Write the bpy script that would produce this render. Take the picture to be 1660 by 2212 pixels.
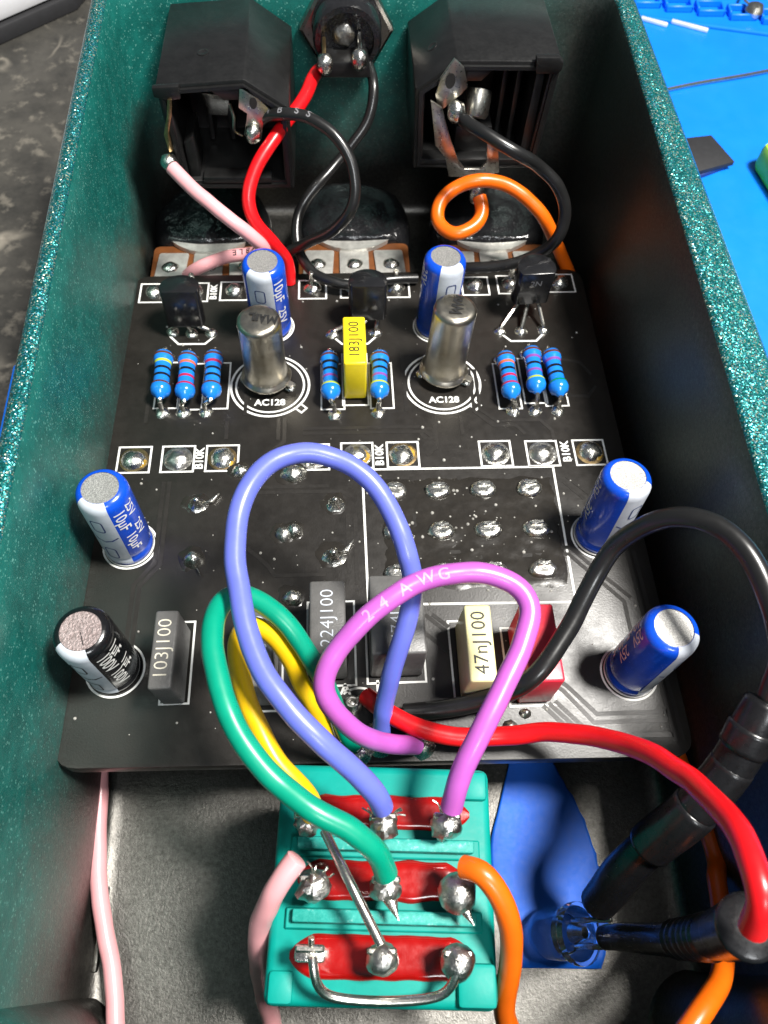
import bpy, bmesh, math, random
from mathutils import Vector, Matrix, noise

# ------------------------------------------------------------------ camera, world, lamps, exposure
# all coordinates below are millimetres, the board's upper face is z = 0; S turns them into metres
S = 0.001
sc = bpy.context.scene
COL = sc.collection
for o in list(bpy.data.objects):
    bpy.data.objects.remove(o)

cam_d = bpy.data.cameras.new('camera')
cam = bpy.data.objects.new('camera', cam_d)
COL.objects.link(cam)
_r = Vector((0.99842, -0.04623, 0.03202)); _u = Vector((0.02334, 0.85868, 0.51198)); _f = Vector((0.05116, 0.51042, -0.8584))
_m = Matrix((( _r.x, _u.x, -_f.x), (_r.y, _u.y, -_f.y), (_r.z, _u.z, -_f.z))).to_4x4()
_m.translation = Vector((-0.923, -49.931, 71.367)) * S
cam.matrix_world = _m
cam_d.sensor_fit = 'VERTICAL'
cam_d.sensor_height = 24.0
cam_d.lens = 12.0 / (1106.0 / 1661.0)
cam_d.clip_start = 0.002
cam_d.clip_end = 5.0
cam_d.dof.use_dof = True
cam_d.dof.focus_distance = 0.073
cam_d.dof.aperture_fstop = 52.0
sc.camera = cam

world = bpy.data.worlds.new('World')
sc.world = world
world.use_nodes = True
world.node_tree.nodes['Background'].inputs['Color'].default_value = (0.80, 0.88, 1.0, 1)
world.node_tree.nodes['Background'].inputs['Strength'].default_value = 0.16


def area_lamp(name, loc, target, size, power, color):
    d = bpy.data.lights.new(name, 'AREA')
    d.shape = 'DISK'
    d.size = size * S
    d.energy = power
    d.color = color
    o = bpy.data.objects.new(name, d)
    COL.objects.link(o)
    o.location = Vector(loc) * S
    o.rotation_euler = (Vector(target) - Vector(loc)).to_track_quat('-Z', 'Y').to_euler()
    return o


area_lamp('bench_lamp', (128, -32, 300), (2, -6, 0), 62, 2.7, (1.0, 0.965, 0.91))
area_lamp('front_fill', (70, -430, 430), (0, 20, 0), 150, 1.3, (0.95, 0.98, 1.0))  # weak fill added from the front to lift the back wall and pots

sc.view_settings.view_transform = 'Standard'
sc.view_settings.look = 'None'
sc.view_settings.exposure = 0.0
sc.view_settings.gamma = 1.0
sc.view_settings.use_curve_mapping = False
sc.render.engine = 'CYCLES'
sc.cycles.max_bounces = 8
sc.cycles.transparent_max_bounces = 8
sc.cycles.caustics_reflective = False
sc.cycles.use_denoising = True

# ------------------------------------------------------------------ helpers
ORG = {}          # world origin (mm) of the root of every object
RND = random.Random(7)


def thing(name, label, cat, loc=(0, 0, 0), group=None):
    o = bpy.data.objects.new(name, None)
    COL.objects.link(o)
    o.empty_display_size = 0.002
    o.location = Vector(loc) * S
    o['label'] = label
    o['category'] = cat
    if group:
        o['group'] = group
    ORG[o.name] = Vector(loc)
    return o


def tag(o, label, cat, group=None):
    o['label'] = label
    o['category'] = cat
    if group:
        o['group'] = group
    return o


def add(name, V, F, mat, parent=None, smooth=True, angle=40, org=None):
    """one mesh object from vertices in world millimetres"""
    if parent is not None:
        base = ORG[parent.name]
    else:
        base = Vector(org) if org is not None else Vector((0, 0, 0))
    me = bpy.data.meshes.new(name)
    me.from_pydata([tuple((Vector(v) - base) * S) for v in V], [], F)
    bm = bmesh.new()
    bm.from_mesh(me)
    bmesh.ops.recalc_face_normals(bm, faces=bm.faces)
    bm.to_mesh(me)
    bm.free()
    if smooth:
        me.polygons.foreach_set('use_smooth', [True] * len(me.polygons))
        if angle:
            me.set_sharp_from_angle(angle=math.radians(angle))
    if mat is not None:
        me.materials.append(mat)
    o = bpy.data.objects.new(name, me)
    COL.objects.link(o)
    if parent is not None:
        o.parent = parent
    else:
        o.location = base * S
    ORG[o.name] = base
    return o


def inst(name, src, parent, loc, rotz=0.0, scale=(1, 1, 1)):
    """a copy of a piece that shares its mesh, at a place in world millimetres"""
    o = src.copy()
    o.name = name
    COL.objects.link(o)
    o.parent = parent
    base = ORG[parent.name] if parent else Vector((0, 0, 0))
    o.location = (Vector(loc) - base) * S
    o.rotation_euler = (0, 0, rotz)
    o.scale = scale
    ORG[o.name] = Vector(loc)
    return o


def merge(parts):
    V, F = [], []
    for v, f in parts:
        k = len(V)
        V += [tuple(x) for x in v]
        F += [tuple(i + k for i in q) for q in f]
    return V, F


def frame_of(axis):
    a = Vector(axis).normalized()
    h = Vector((0, 0, 1)) if abs(a.z) < 0.9 else Vector((0, 1, 0))
    x = h.cross(a).normalized() if abs(a.z) < 0.9 else Vector((1, 0, 0)) - a * a.x
    x.normalize()
    return x, a.cross(x), a


def lathe(profile, origin=(0, 0, 0), axis=(0, 0, 1), n=28, wob=0.0, seed=0, cap0=True, cap1=True, squash=(1, 1)):
    """revolve (r, h) pairs about an axis"""
    x, y, a = frame_of(axis)
    if abs(Vector(axis).normalized().z) > 0.999:
        x, y, a = Vector((1, 0, 0)), Vector((0, 1, 0)), Vector((0, 0, 1 if axis[2] > 0 else -1))
    o = Vector(origin)
    V, F = [], []
    for i, (r, h) in enumerate(profile):
        for k in range(n):
            t = 2 * math.pi * k / n
            d = x * math.cos(t) * squash[0] + y * math.sin(t) * squash[1]
            p = o + a * h + d * r
            if wob:
                q = noise.noise(Vector((d.x * 1.3, d.y * 1.3, h * 0.9 + seed * 7.3)))
                q2 = noise.noise(Vector((d.x * 3.1 + 9, d.y * 3.1, h * 2.0 + seed * 3.1)))
                p = p + d * r * wob * (q + 0.5 * q2) + a * (wob * 0.25 * q2)
            V.append(p)
    for i in range(len(profile) - 1):
        for k in range(n):
            F.append((i * n + k, i * n + (k + 1) % n, (i + 1) * n + (k + 1) % n, (i + 1) * n + k))
    if cap0:
        F.append(tuple(range(n))[::-1])
    if cap1:
        F.append(tuple((len(profile) - 1) * n + k for k in range(n)))
    return V, F


def spline(P, step=0.5):
    """centripetal-ish Catmull-Rom through points, resampled"""
    P = [Vector(q) for q in P]
    Q = [P[0] * 2 - P[1]] + P + [P[-1] * 2 - P[-2]]
    out = []
    for i in range(1, len(Q) - 2):
        p0, p1, p2, p3 = Q[i - 1:i + 3]
        n = max(2, int((p2 - p1).length / step))
        for k in range(n):
            t = k / n
            out.append(0.5 * ((2 * p1) + (p2 - p0) * t + (2 * p0 - 5 * p1 + 4 * p2 - p3) * t * t + (3 * p1 - p0 - 3 * p2 + p3) * t ** 3))
    out.append(P[-1])
    # a little smoothing
    for _ in range(2):
        out = [out[0]] + [(out[i - 1] + out[i] * 2 + out[i + 1]) / 4 for i in range(1, len(out) - 1)] + [out[-1]]
    return out


def sweep(path, r, n=14, round_end=True):
    """tube along a path; r is a number or a list"""
    m = len(path)
    R = r if isinstance(r, (list, tuple)) else [r] * m
    V, F = [], []
    t0 = (path[1] - path[0]).normalized()
    x, y, _ = frame_of(t0)
    prev = t0
    rings = []
    for i in range(m):
        t = (path[min(i + 1, m - 1)] - path[max(i - 1, 0)]).normalized()
        q = prev.rotation_difference(t)
        x = q @ x
        x = (x - t * x.dot(t)).normalized()
        y = t.cross(x)
        prev = t
        rings.append((path[i], x.copy(), y.copy(), R[i], t.copy()))
    if round_end:
        p, a, b, rr, t = rings[0]
        rings = [(p - t * 0.12 * rr, a, b, rr * 0.86, t)] + rings
        p, a, b, rr, t = rings[-1]
        rings = rings + [(p + t * 0.12 * rr, a, b, rr * 0.86, t)]
    for p, a, b, rr, t in rings:
        for k in range(n):
            w = 2 * math.pi * k / n
            V.append(p + (a * math.cos(w) + b * math.sin(w)) * rr)
    for i in range(len(rings) - 1):
        for k in range(n):
            F.append((i * n + k, i * n + (k + 1) % n, (i + 1) * n + (k + 1) % n, (i + 1) * n + k))
    F.append(tuple(range(n))[::-1])
    F.append(tuple((len(rings) - 1) * n + k for k in range(n)))
    return V, F


def rbox(c, size, bev=0.2, seg=2, rot=None):
    bm = bmesh.new()
    bmesh.ops.create_cube(bm, size=1.0)
    for v in bm.verts:
        v.co = Vector((v.co.x * size[0], v.co.y * size[1], v.co.z * size[2]))
    if bev:
        bmesh.ops.bevel(bm, geom=list(bm.edges), offset=bev, segments=seg, profile=0.5, affect='EDGES')
    M = rot if rot is not None else Matrix.Identity(3)
    bm.verts.index_update()
    V = [M @ v.co + Vector(c) for v in bm.verts]
    F = [tuple(v.index for v in f.verts) for f in bm.faces]
    bm.free()
    return V, F


def prism(pts, to3, t0, t1, bev=0.0):
    """extrude a 2D outline; to3(u, v, w) gives the 3D point"""
    n = len(pts)
    V = [to3(u, v, t0) for u, v in pts] + [to3(u, v, t1) for u, v in pts]
    F = [tuple(range(n))[::-1], tuple(range(n, 2 * n))]
    for k in range(n):
        F.append((k, (k + 1) % n, n + (k + 1) % n, n + k))
    if bev:
        bm = bmesh.new()
        vs = [bm.verts.new(v) for v in V]
        for f in F:
            bm.faces.new([vs[i] for i in f])
        bmesh.ops.recalc_face_normals(bm, faces=bm.faces)
        bmesh.ops.bevel(bm, geom=list(bm.edges), offset=bev, segments=2, profile=0.5, affect='EDGES')
        bm.verts.index_update()
        V = [v.co.copy() for v in bm.verts]
        F = [tuple(v.index for v in f.verts) for f in bm.faces]
        bm.free()
    return V, F


XY = lambda u, v, w: Vector((u, v, w))
XZ = lambda u, v, w: Vector((u, w, v))


def ribbon(pts, w, z, closed=False, h=0.0):
    """flat printed line on the board (or a low raised track when h > 0)"""
    P = [Vector((a, b)) for a, b in pts]
    n = len(P)
    L, R = [], []
    for i in range(n):
        a = P[i - 1] if (i > 0 or closed) else None
        b = P[(i + 1) % n] if (i < n - 1 or closed) else None
        d1 = (P[i] - a).normalized() if a is not None else (b - P[i]).normalized()
        d2 = (b - P[i]).normalized() if b is not None else d1
        t = (d1 + d2)
        t = t.normalized() if t.length > 1e-6 else d1
        nn = Vector((-t.y, t.x))
        k = w / 2 / max(0.4, abs(nn.dot(Vector((-d1.y, d1.x)))))
        L.append(P[i] + nn * k)
        R.append(P[i] - nn * k)
    V = [(p.x, p.y, z + h) for p in L] + [(p.x, p.y, z + h) for p in R]
    F = []
    m = n if closed else n - 1
    for i in range(m):
        j = (i + 1) % n
        F.append((i, j, n + j, n + i))
    if h:
        k0 = len(V)
        V += [(p.x, p.y, z) for p in L] + [(p.x, p.y, z) for p in R]
        for i in range(m):
            j = (i + 1) % n
            F.append((i, j, k0 + j, k0 + i))
            F.append((n + i, n + j, k0 + n + j, k0 + n + i))
    return V, F


def ring(cx, cy, r, w, z, a0=0, a1=360, n=48):
    full = abs(a1 - a0) >= 359.9
    pts = [(cx + r * math.cos(math.radians(a0 + (a1 - a0) * k / n)), cy + r * math.sin(math.radians(a0 + (a1 - a0) * k / n))) for k in range(n if full else n + 1)]
    return ribbon(pts, w, z, closed=full)


_text_cache = {}


def glyphs(s, size=1.0, bold=0.0):
    """flat mesh of a string, centred, cap height about 0.7 * size"""
    key = (s, round(bold, 3))
    if key not in _text_cache:
        c = bpy.data.curves.new('t', 'FONT')
        c.body = s
        c.size = 1.0
        c.align_x = 'CENTER'
        c.align_y = 'CENTER'
        c.resolution_u = 3
        c.offset = bold
        o = bpy.data.objects.new('t', c)
        COL.objects.link(o)
        bpy.context.view_layer.update()
        me = bpy.data.meshes.new_from_object(o.evaluated_get(bpy.context.evaluated_depsgraph_get()))
        _text_cache[key] = ([tuple(v.co) for v in me.vertices], [tuple(p.vertices) for p in me.polygons])
        bpy.data.objects.remove(o)
        bpy.data.curves.remove(c)
        bpy.data.meshes.remove(me)
    V, F = _text_cache[key]
    return [(x * size, y * size) for x, y, z in V], F


def sliced(V, F, step):
    """cut flat lettering into narrow bands so that it can bend round a cylinder"""
    bm = bmesh.new()
    vs = [bm.verts.new((a, b, 0)) for a, b in V]
    for f in F:
        try:
            bm.faces.new([vs[i] for i in f])
        except ValueError:
            pass
    bmesh.ops.triangulate(bm, faces=bm.faces[:])
    lo, hi = min(v[1] for v in V), max(v[1] for v in V)
    q = lo + step
    while q < hi:
        bmesh.ops.bisect_plane(bm, geom=bm.verts[:] + bm.edges[:] + bm.faces[:], plane_co=(0, q, 0), plane_no=(0, 1, 0))
        q += step
    bm.verts.index_update()
    W = [(v.co.x, v.co.y) for v in bm.verts]
    G = [tuple(v.index for v in f.verts) for f in bm.faces]
    bm.free()
    return W, G


def print_on(name, s, size, fn, mat, parent, bold=0.02, cut=0.0):
    V, F = glyphs(s, size, bold)
    if cut:
        V, F = sliced(V, F, cut)
    return add(name, [fn(u, v) for u, v in V], F, mat, parent, smooth=False)


# ------------------------------------------------------------------ materials
def mat(name):
    m = bpy.data.materials.new(name)
    m.use_nodes = True
    nt = m.node_tree
    b = nt.nodes['Principled BSDF']
    return m, nt, b


def coords(nt, scale=1.0):
    tc = nt.nodes.new('ShaderNodeTexCoord')
    mp = nt.nodes.new('ShaderNodeMapping')
    mp.inputs['Scale'].default_value = (1000 * scale,) * 3
    nt.links.new(tc.outputs['Object'], mp.inputs['Vector'])
    return mp.outputs['Vector']


def nz(nt, vec, scale, detail=3, rough=0.6):
    n = nt.nodes.new('ShaderNodeTexNoise')
    n.inputs['Scale'].default_value = scale
    n.inputs['Detail'].default_value = detail
    n.inputs['Roughness'].default_value = rough
    nt.links.new(vec, n.inputs['Vector'])
    return n.outputs['Fac']


def ramp(nt, fac, stops):
    r = nt.nodes.new('ShaderNodeValToRGB')
    while len(r.color_ramp.elements) < len(stops):
        r.color_ramp.elements.new(0.5)
    for e, (p, c) in zip(r.color_ramp.elements, stops):
        e.position = p
        e.color = (*c, 1) if len(c) == 3 else c
    nt.links.new(fac, r.inputs['Fac'])
    return r.outputs['Color']


def bump(nt, b, height, strength=0.3, dist=0.0001):
    n = nt.nodes.new('ShaderNodeBump')
    n.inputs['Strength'].default_value = strength
    n.inputs['Distance'].default_value = dist
    nt.links.new(height, n.inputs['Height'])
    nt.links.new(n.outputs['Normal'], b.inputs['Normal'])
    return n


def math_node(nt, op, a, b=None, clamp=False):
    n = nt.nodes.new('ShaderNodeMath')
    n.operation = op
    n.use_clamp = clamp
    for i, v in enumerate((a, b)):
        if v is None:
            continue
        if isinstance(v, (int, float)):
            n.inputs[i].default_value = v
        else:
            nt.links.new(v, n.inputs[i])
    return n.outputs[0]


def plain(name, col, rough=0.4, metal=0.0, coat=0.0, vary=0.12, nscale=0.8, bumps=0.0, bscale=6.0, bdist=0.00005, rvary=0.1, spec=0.5, sss=0.0):
    m, nt, b = mat(name)
    v = coords(nt)
    f = nz(nt, v, nscale, 4)
    lo = tuple(c * (1 - vary) for c in col)
    hi = tuple(min(1, c * (1 + vary)) for c in col)
    nt.links.new(ramp(nt, f, [(0.3, lo), (0.7, hi)]), b.inputs['Base Color'])
    fr = nz(nt, v, nscale * 4, 3)
    rr = math_node(nt, 'ADD', math_node(nt, 'MULTIPLY', math_node(nt, 'SUBTRACT', fr, 0.5), rvary * 2), rough, clamp=True)
    nt.links.new(rr, b.inputs['Roughness'])
    b.inputs['Metallic'].default_value = metal
    b.inputs['Specular IOR Level'].default_value = spec
    b.inputs['Coat Weight'].default_value = coat
    b.inputs['Coat Roughness'].default_value = 0.12
    if sss:
        b.inputs['Subsurface Weight'].default_value = sss
        b.inputs['Subsurface Radius'].default_value = (0.0006, 0.0004, 0.0004)
        b.inputs['Subsurface Scale'].default_value = 1.0
    if bumps:
        bump(nt, b, nz(nt, v, bscale, 4), bumps, bdist)
    return m


M = {}
M['mask'] = plain('black_solder_mask', (0.0165, 0.0145, 0.0125), 0.35, vary=0.25, nscale=0.25, bumps=0.35, bscale=5.0, bdist=0.00004, rvary=0.1, spec=0.45)
M['track'] = plain('masked_copper', (0.0185, 0.0165, 0.0145), 0.36, vary=0.2, bumps=0.25, bscale=5.0, bdist=0.00003, spec=0.5)
M['board_edge'] = plain('board_edge_black', (0.02, 0.019, 0.017), 0.7, vary=0.3)
M['silk'] = plain('white_ink', (0.78, 0.78, 0.75), 0.55, vary=0.06, nscale=3, rvary=0.05)
M['solder'] = plain('solder', (0.66, 0.65, 0.60), 0.25, metal=1.0, vary=0.25, nscale=1.6, bumps=0.5, bscale=2.6, bdist=0.00012, rvary=0.14)
M['solder_dull'] = plain('solder_dull', (0.50, 0.49, 0.46), 0.32, metal=1.0, vary=0.3, nscale=1.8, bumps=0.6, bscale=2.4, bdist=0.00016, rvary=0.14)
M['lead'] = plain('tinned_lead', (0.72, 0.70, 0.64), 0.24, metal=1.0, vary=0.15, nscale=2, bumps=0.15, bscale=3)
M['flux'] = plain('flux_residue', (0.019, 0.0165, 0.0135), 0.25, vary=0.2, nscale=0.7, coat=0.3, bumps=0.25, bscale=1.6, bdist=0.00006, rvary=0.05)
M['flux_amber'] = plain('amber_flux', (0.42, 0.26, 0.04), 0.12, vary=0.5, nscale=1.2, coat=1.0, bumps=0.4, bscale=2, bdist=0.0001)
M['speck'] = plain('flux_speck', (0.36, 0.35, 0.32), 0.12, vary=0.5, nscale=2, coat=0.6)
M['sleeve_blue'] = plain('blue_sleeve', (0.004, 0.065, 0.54), 0.24, vary=0.12, coat=0.35, bumps=0.12, bscale=0.8, bdist=0.0001)
M['sleeve_black'] = plain('black_sleeve', (0.006, 0.006, 0.007), 0.2, coat=0.3, bumps=0.12, bscale=0.8, bdist=0.0001)
M['stripe'] = plain('pale_stripe', (0.52, 0.56, 0.62), 0.4, vary=0.12, nscale=0.7)
M['ink_dark'] = plain('navy_ink', (0.02, 0.04, 0.16), 0.5)
M['ink_black'] = plain('black_ink', (0.012, 0.012, 0.012), 0.5)
M['ink_grey'] = plain('pale_grey_ink', (0.55, 0.52, 0.43), 0.5)
M['ink_soft'] = plain('faint_grey_ink', (0.17, 0.17, 0.18), 0.5)
M['ink_pink'] = plain('pale_pink_ink', (0.64, 0.28, 0.61), 0.5)
M['yellow_box'] = plain('yellow_epoxy', (0.80, 0.62, 0.015), 0.34, vary=0.06, bumps=0.15, bscale=2)
M['cream_box'] = plain('cream_epoxy', (0.74, 0.68, 0.36), 0.36, vary=0.06, bumps=0.15, bscale=2)
M['red_box'] = plain('red_epoxy', (0.68, 0.028, 0.055), 0.34, vary=0.1, bumps=0.15, bscale=2)
M['grey_box'] = plain('grey_epoxy', (0.105, 0.103, 0.1), 0.36, vary=0.12, bumps=0.55, bscale=5, bdist=0.00006)
M['black_epoxy'] = plain('black_epoxy', (0.010, 0.010, 0.011), 0.2, vary=0.2, coat=0.3, bumps=0.12, bscale=1.5)
M['plastic_black'] = plain('black_moulding', (0.009, 0.009, 0.009), 0.33, vary=0.25, nscale=0.6, bumps=0.3, bscale=5, bdist=0.00004)
M['rubber'] = plain('black_rubber_cap', (0.010, 0.010, 0.011), 0.2, vary=0.2, coat=0.35, bumps=0.6, bscale=0.28, bdist=0.0012)
M['shrink'] = plain('black_heat_shrink', (0.008, 0.008, 0.009), 0.3, vary=0.2, coat=0.15, bumps=0.3, bscale=0.9, bdist=0.00012)
M['resin_blue'] = plain('blue_lacquer', (0.010, 0.19, 0.66), 0.22, vary=0.08, coat=0.5)
M['teal_plastic'] = plain('teal_moulding', (0.0, 0.27, 0.225), 0.5, vary=0.07, nscale=0.5, bumps=0.2, bscale=2.2, spec=0.25)
M['teal_scuff'] = plain('teal_scuffed', (0.03, 0.34, 0.29), 0.5, vary=0.3, nscale=2.5, bumps=0.3, bscale=3)
M['red_resin'] = plain('red_resin', (0.30, 0.002, 0.0015), 0.2, vary=0.2, nscale=0.4, coat=0.6, bumps=0.08, bscale=0.6, bdist=0.0003)
M['phenolic'] = plain('brown_phenolic', (0.15, 0.05, 0.014), 0.45, vary=0.2)
M['nut_steel'] = plain('dark_nut_steel', (0.30, 0.28, 0.25), 0.3, metal=1.0, vary=0.3, nscale=0.4, bumps=0.3, bscale=1.2)
M['tinned'] = plain('tinned_plate', (0.56, 0.55, 0.51), 0.35, metal=0.6, vary=0.2, nscale=0.9, bumps=0.3, bscale=1.2)
M['offcut'] = plain('bright_offcut', (0.85, 0.84, 0.80), 0.35, metal=0.35, vary=0.1)
M['steel'] = plain('plated_steel', (0.55, 0.53, 0.47), 0.3, metal=1.0, vary=0.2, nscale=0.8, bumps=0.2, bscale=2)
M['brass'] = plain('tarnished_brass', (0.42, 0.30, 0.15), 0.35, metal=1.0, vary=0.4, nscale=1.0, bumps=0.3, bscale=2)
M['blue_tape'] = plain('blue_tape', (0.0, 0.11, 0.64), 0.6, vary=0.08, nscale=0.5, bumps=0.12, bscale=4, bdist=0.00003)
M['blue_mat'] = plain('blue_silicone', (0.0, 0.19, 0.86), 0.45, vary=0.06, nscale=0.08, bumps=0.1, bscale=2)
M['lime'] = plain('lime_plastic', (0.42, 0.78, 0.04), 0.4)
M['white_plastic'] = plain('white_plastic', (0.72, 0.72, 0.74), 0.4, vary=0.03)
M['grey_plastic'] = plain('dark_rubber', (0.02, 0.02, 0.022), 0.6)


def m_scuffed():
    m, nt, b = mat('teal_worn')
    v = coords(nt)
    f = nz(nt, v, 2.2, 6, 0.75)
    nt.links.new(ramp(nt, f, [(0.4, (0.0, 0.27, 0.225)), (0.58, (0.02, 0.34, 0.29)), (0.72, (0.30, 0.58, 0.52))]), b.inputs['Base Color'])
    b.inputs['Roughness'].default_value = 0.55
    bump(nt, b, f, 0.4, 0.0001)
    return m


M['teal_scuff'] = m_scuffed()


def wire_mat(name, col, rough=0.33, coat=0.12):
    return plain(name, col, rough, vary=0.07, nscale=0.35, coat=coat, bumps=0.12, bscale=1.5, bdist=0.00004, rvary=0.07)


M['w_violet'] = wire_mat('violet_insulation', (0.12, 0.15, 0.58))
M['w_magenta'] = wire_mat('magenta_insulation', (0.46, 0.105, 0.46))
M['w_green'] = wire_mat('green_insulation', (0.0, 0.27, 0.165))
M['w_yellow'] = wire_mat('yellow_insulation', (0.78, 0.48, 0.005))
M['w_red'] = wire_mat('red_insulation', (0.70, 0.006, 0.010))
M['w_black'] = wire_mat('black_insulation', (0.010, 0.010, 0.010), 0.3, 0.2)
M['w_pink'] = wire_mat('pink_insulation', (0.76, 0.36, 0.38))
M['w_orange'] = wire_mat('orange_insulation', (0.74, 0.125, 0.004))


def m_can():
    m, nt, b = mat('tarnished_tin_can')
    v = coords(nt)
    f = nz(nt, v, 0.22, 4, 0.6)
    nt.links.new(ramp(nt, f, [(0.25, (0.34, 0.30, 0.22)), (0.5, (0.50, 0.46, 0.38)), (0.75, (0.60, 0.57, 0.50))]), b.inputs['Base Color'])
    b.inputs['Metallic'].default_value = 1.0
    nt.links.new(ramp(nt, nz(nt, v, 1.2, 5), [(0.35, (0.28,) * 3), (0.7, (0.4,) * 3)]), b.inputs['Roughness'])
    bump(nt, b, nz(nt, v, 0.9, 3), 0.15, 0.0001)
    return m


M['can'] = m_can()


def m_alu(name, dark, light, metal, scale=7.0):
    m, nt, b = mat(name)
    v = coords(nt)
    f = nz(nt, v, scale, 3, 0.7)
    nt.links.new(ramp(nt, f, [(0.42, dark), (0.58, light)]), b.inputs['Base Color'])
    b.inputs['Metallic'].default_value = metal
    b.inputs['Roughness'].default_value = 0.5
    bump(nt, b, f, 0.5, 0.0001)
    return m


M['alu'] = m_alu('etched_aluminium', (0.36, 0.355, 0.345), (0.60, 0.59, 0.57), 1.0, 9.0)
M['alu_pink'] = m_alu('brushed_aluminium', (0.38, 0.30, 0.29), (0.56, 0.46, 0.45), 1.0, 4.0)


def m_glass():
    m, nt, b = mat('clear_epoxy')
    b.inputs['Base Color'].default_value = (0.9, 0.95, 1.0, 1)
    b.inputs['Roughness'].default_value = 0.015
    b.inputs['Transmission Weight'].default_value = 1.0
    b.inputs['IOR'].default_value = 1.5
    return m


M['glass'] = m_glass()


def m_desk():
    m, nt, b = mat('dark_stone_desk')
    v = coords(nt)
    f = nz(nt, v, 0.11, 6, 0.7)
    vo = nt.nodes.new('ShaderNodeTexVoronoi')
    vo.feature = 'DISTANCE_TO_EDGE'
    vo.inputs['Scale'].default_value = 0.055
    w = nt.nodes.new('ShaderNodeVectorMath')
    w.operation = 'MULTIPLY_ADD'
    n2 = nt.nodes.new('ShaderNodeTexNoise')
    n2.inputs['Scale'].default_value = 0.09
    nt.links.new(v, n2.inputs['Vector'])
    nt.links.new(n2.outputs['Color'], w.inputs[0])
    w.inputs[1].default_value = (16, 16, 16)
    nt.links.new(v, w.inputs[2])
    nt.links.new(w.outputs[0], vo.inputs['Vector'])
    vein = ramp(nt, vo.outputs['Distance'], [(0.0, (1, 1, 1)), (0.045, (0, 0, 0))])
    mask = ramp(nt, nz(nt, v, 0.05, 2), [(0.5, (0, 0, 0)), (0.62, (1, 1, 1))])
    k = math_node(nt, 'MULTIPLY', vein, mask)
    fleck = ramp(nt, nz(nt, v, 0.33, 4, 0.6), [(0.54, (0, 0, 0)), (0.68, (1, 1, 1))])
    k = math_node(nt, 'ADD', math_node(nt, 'MULTIPLY', k, 0.7), math_node(nt, 'MULTIPLY', fleck, 0.4), clamp=True)
    mix = nt.nodes.new('ShaderNodeMix')
    mix.data_type = 'RGBA'
    nt.links.new(k, mix.inputs['Factor'])
    nt.links.new(ramp(nt, f, [(0.35, (0.028, 0.027, 0.024)), (0.65, (0.075, 0.07, 0.06))]), mix.inputs['A'])
    mix.inputs['B'].default_value = (0.30, 0.27, 0.22, 1)
    nt.links.new(mix.outputs['Result'], b.inputs['Base Color'])
    b.inputs['Roughness'].default_value = 0.55
    return m


M['desk'] = m_desk()


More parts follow.
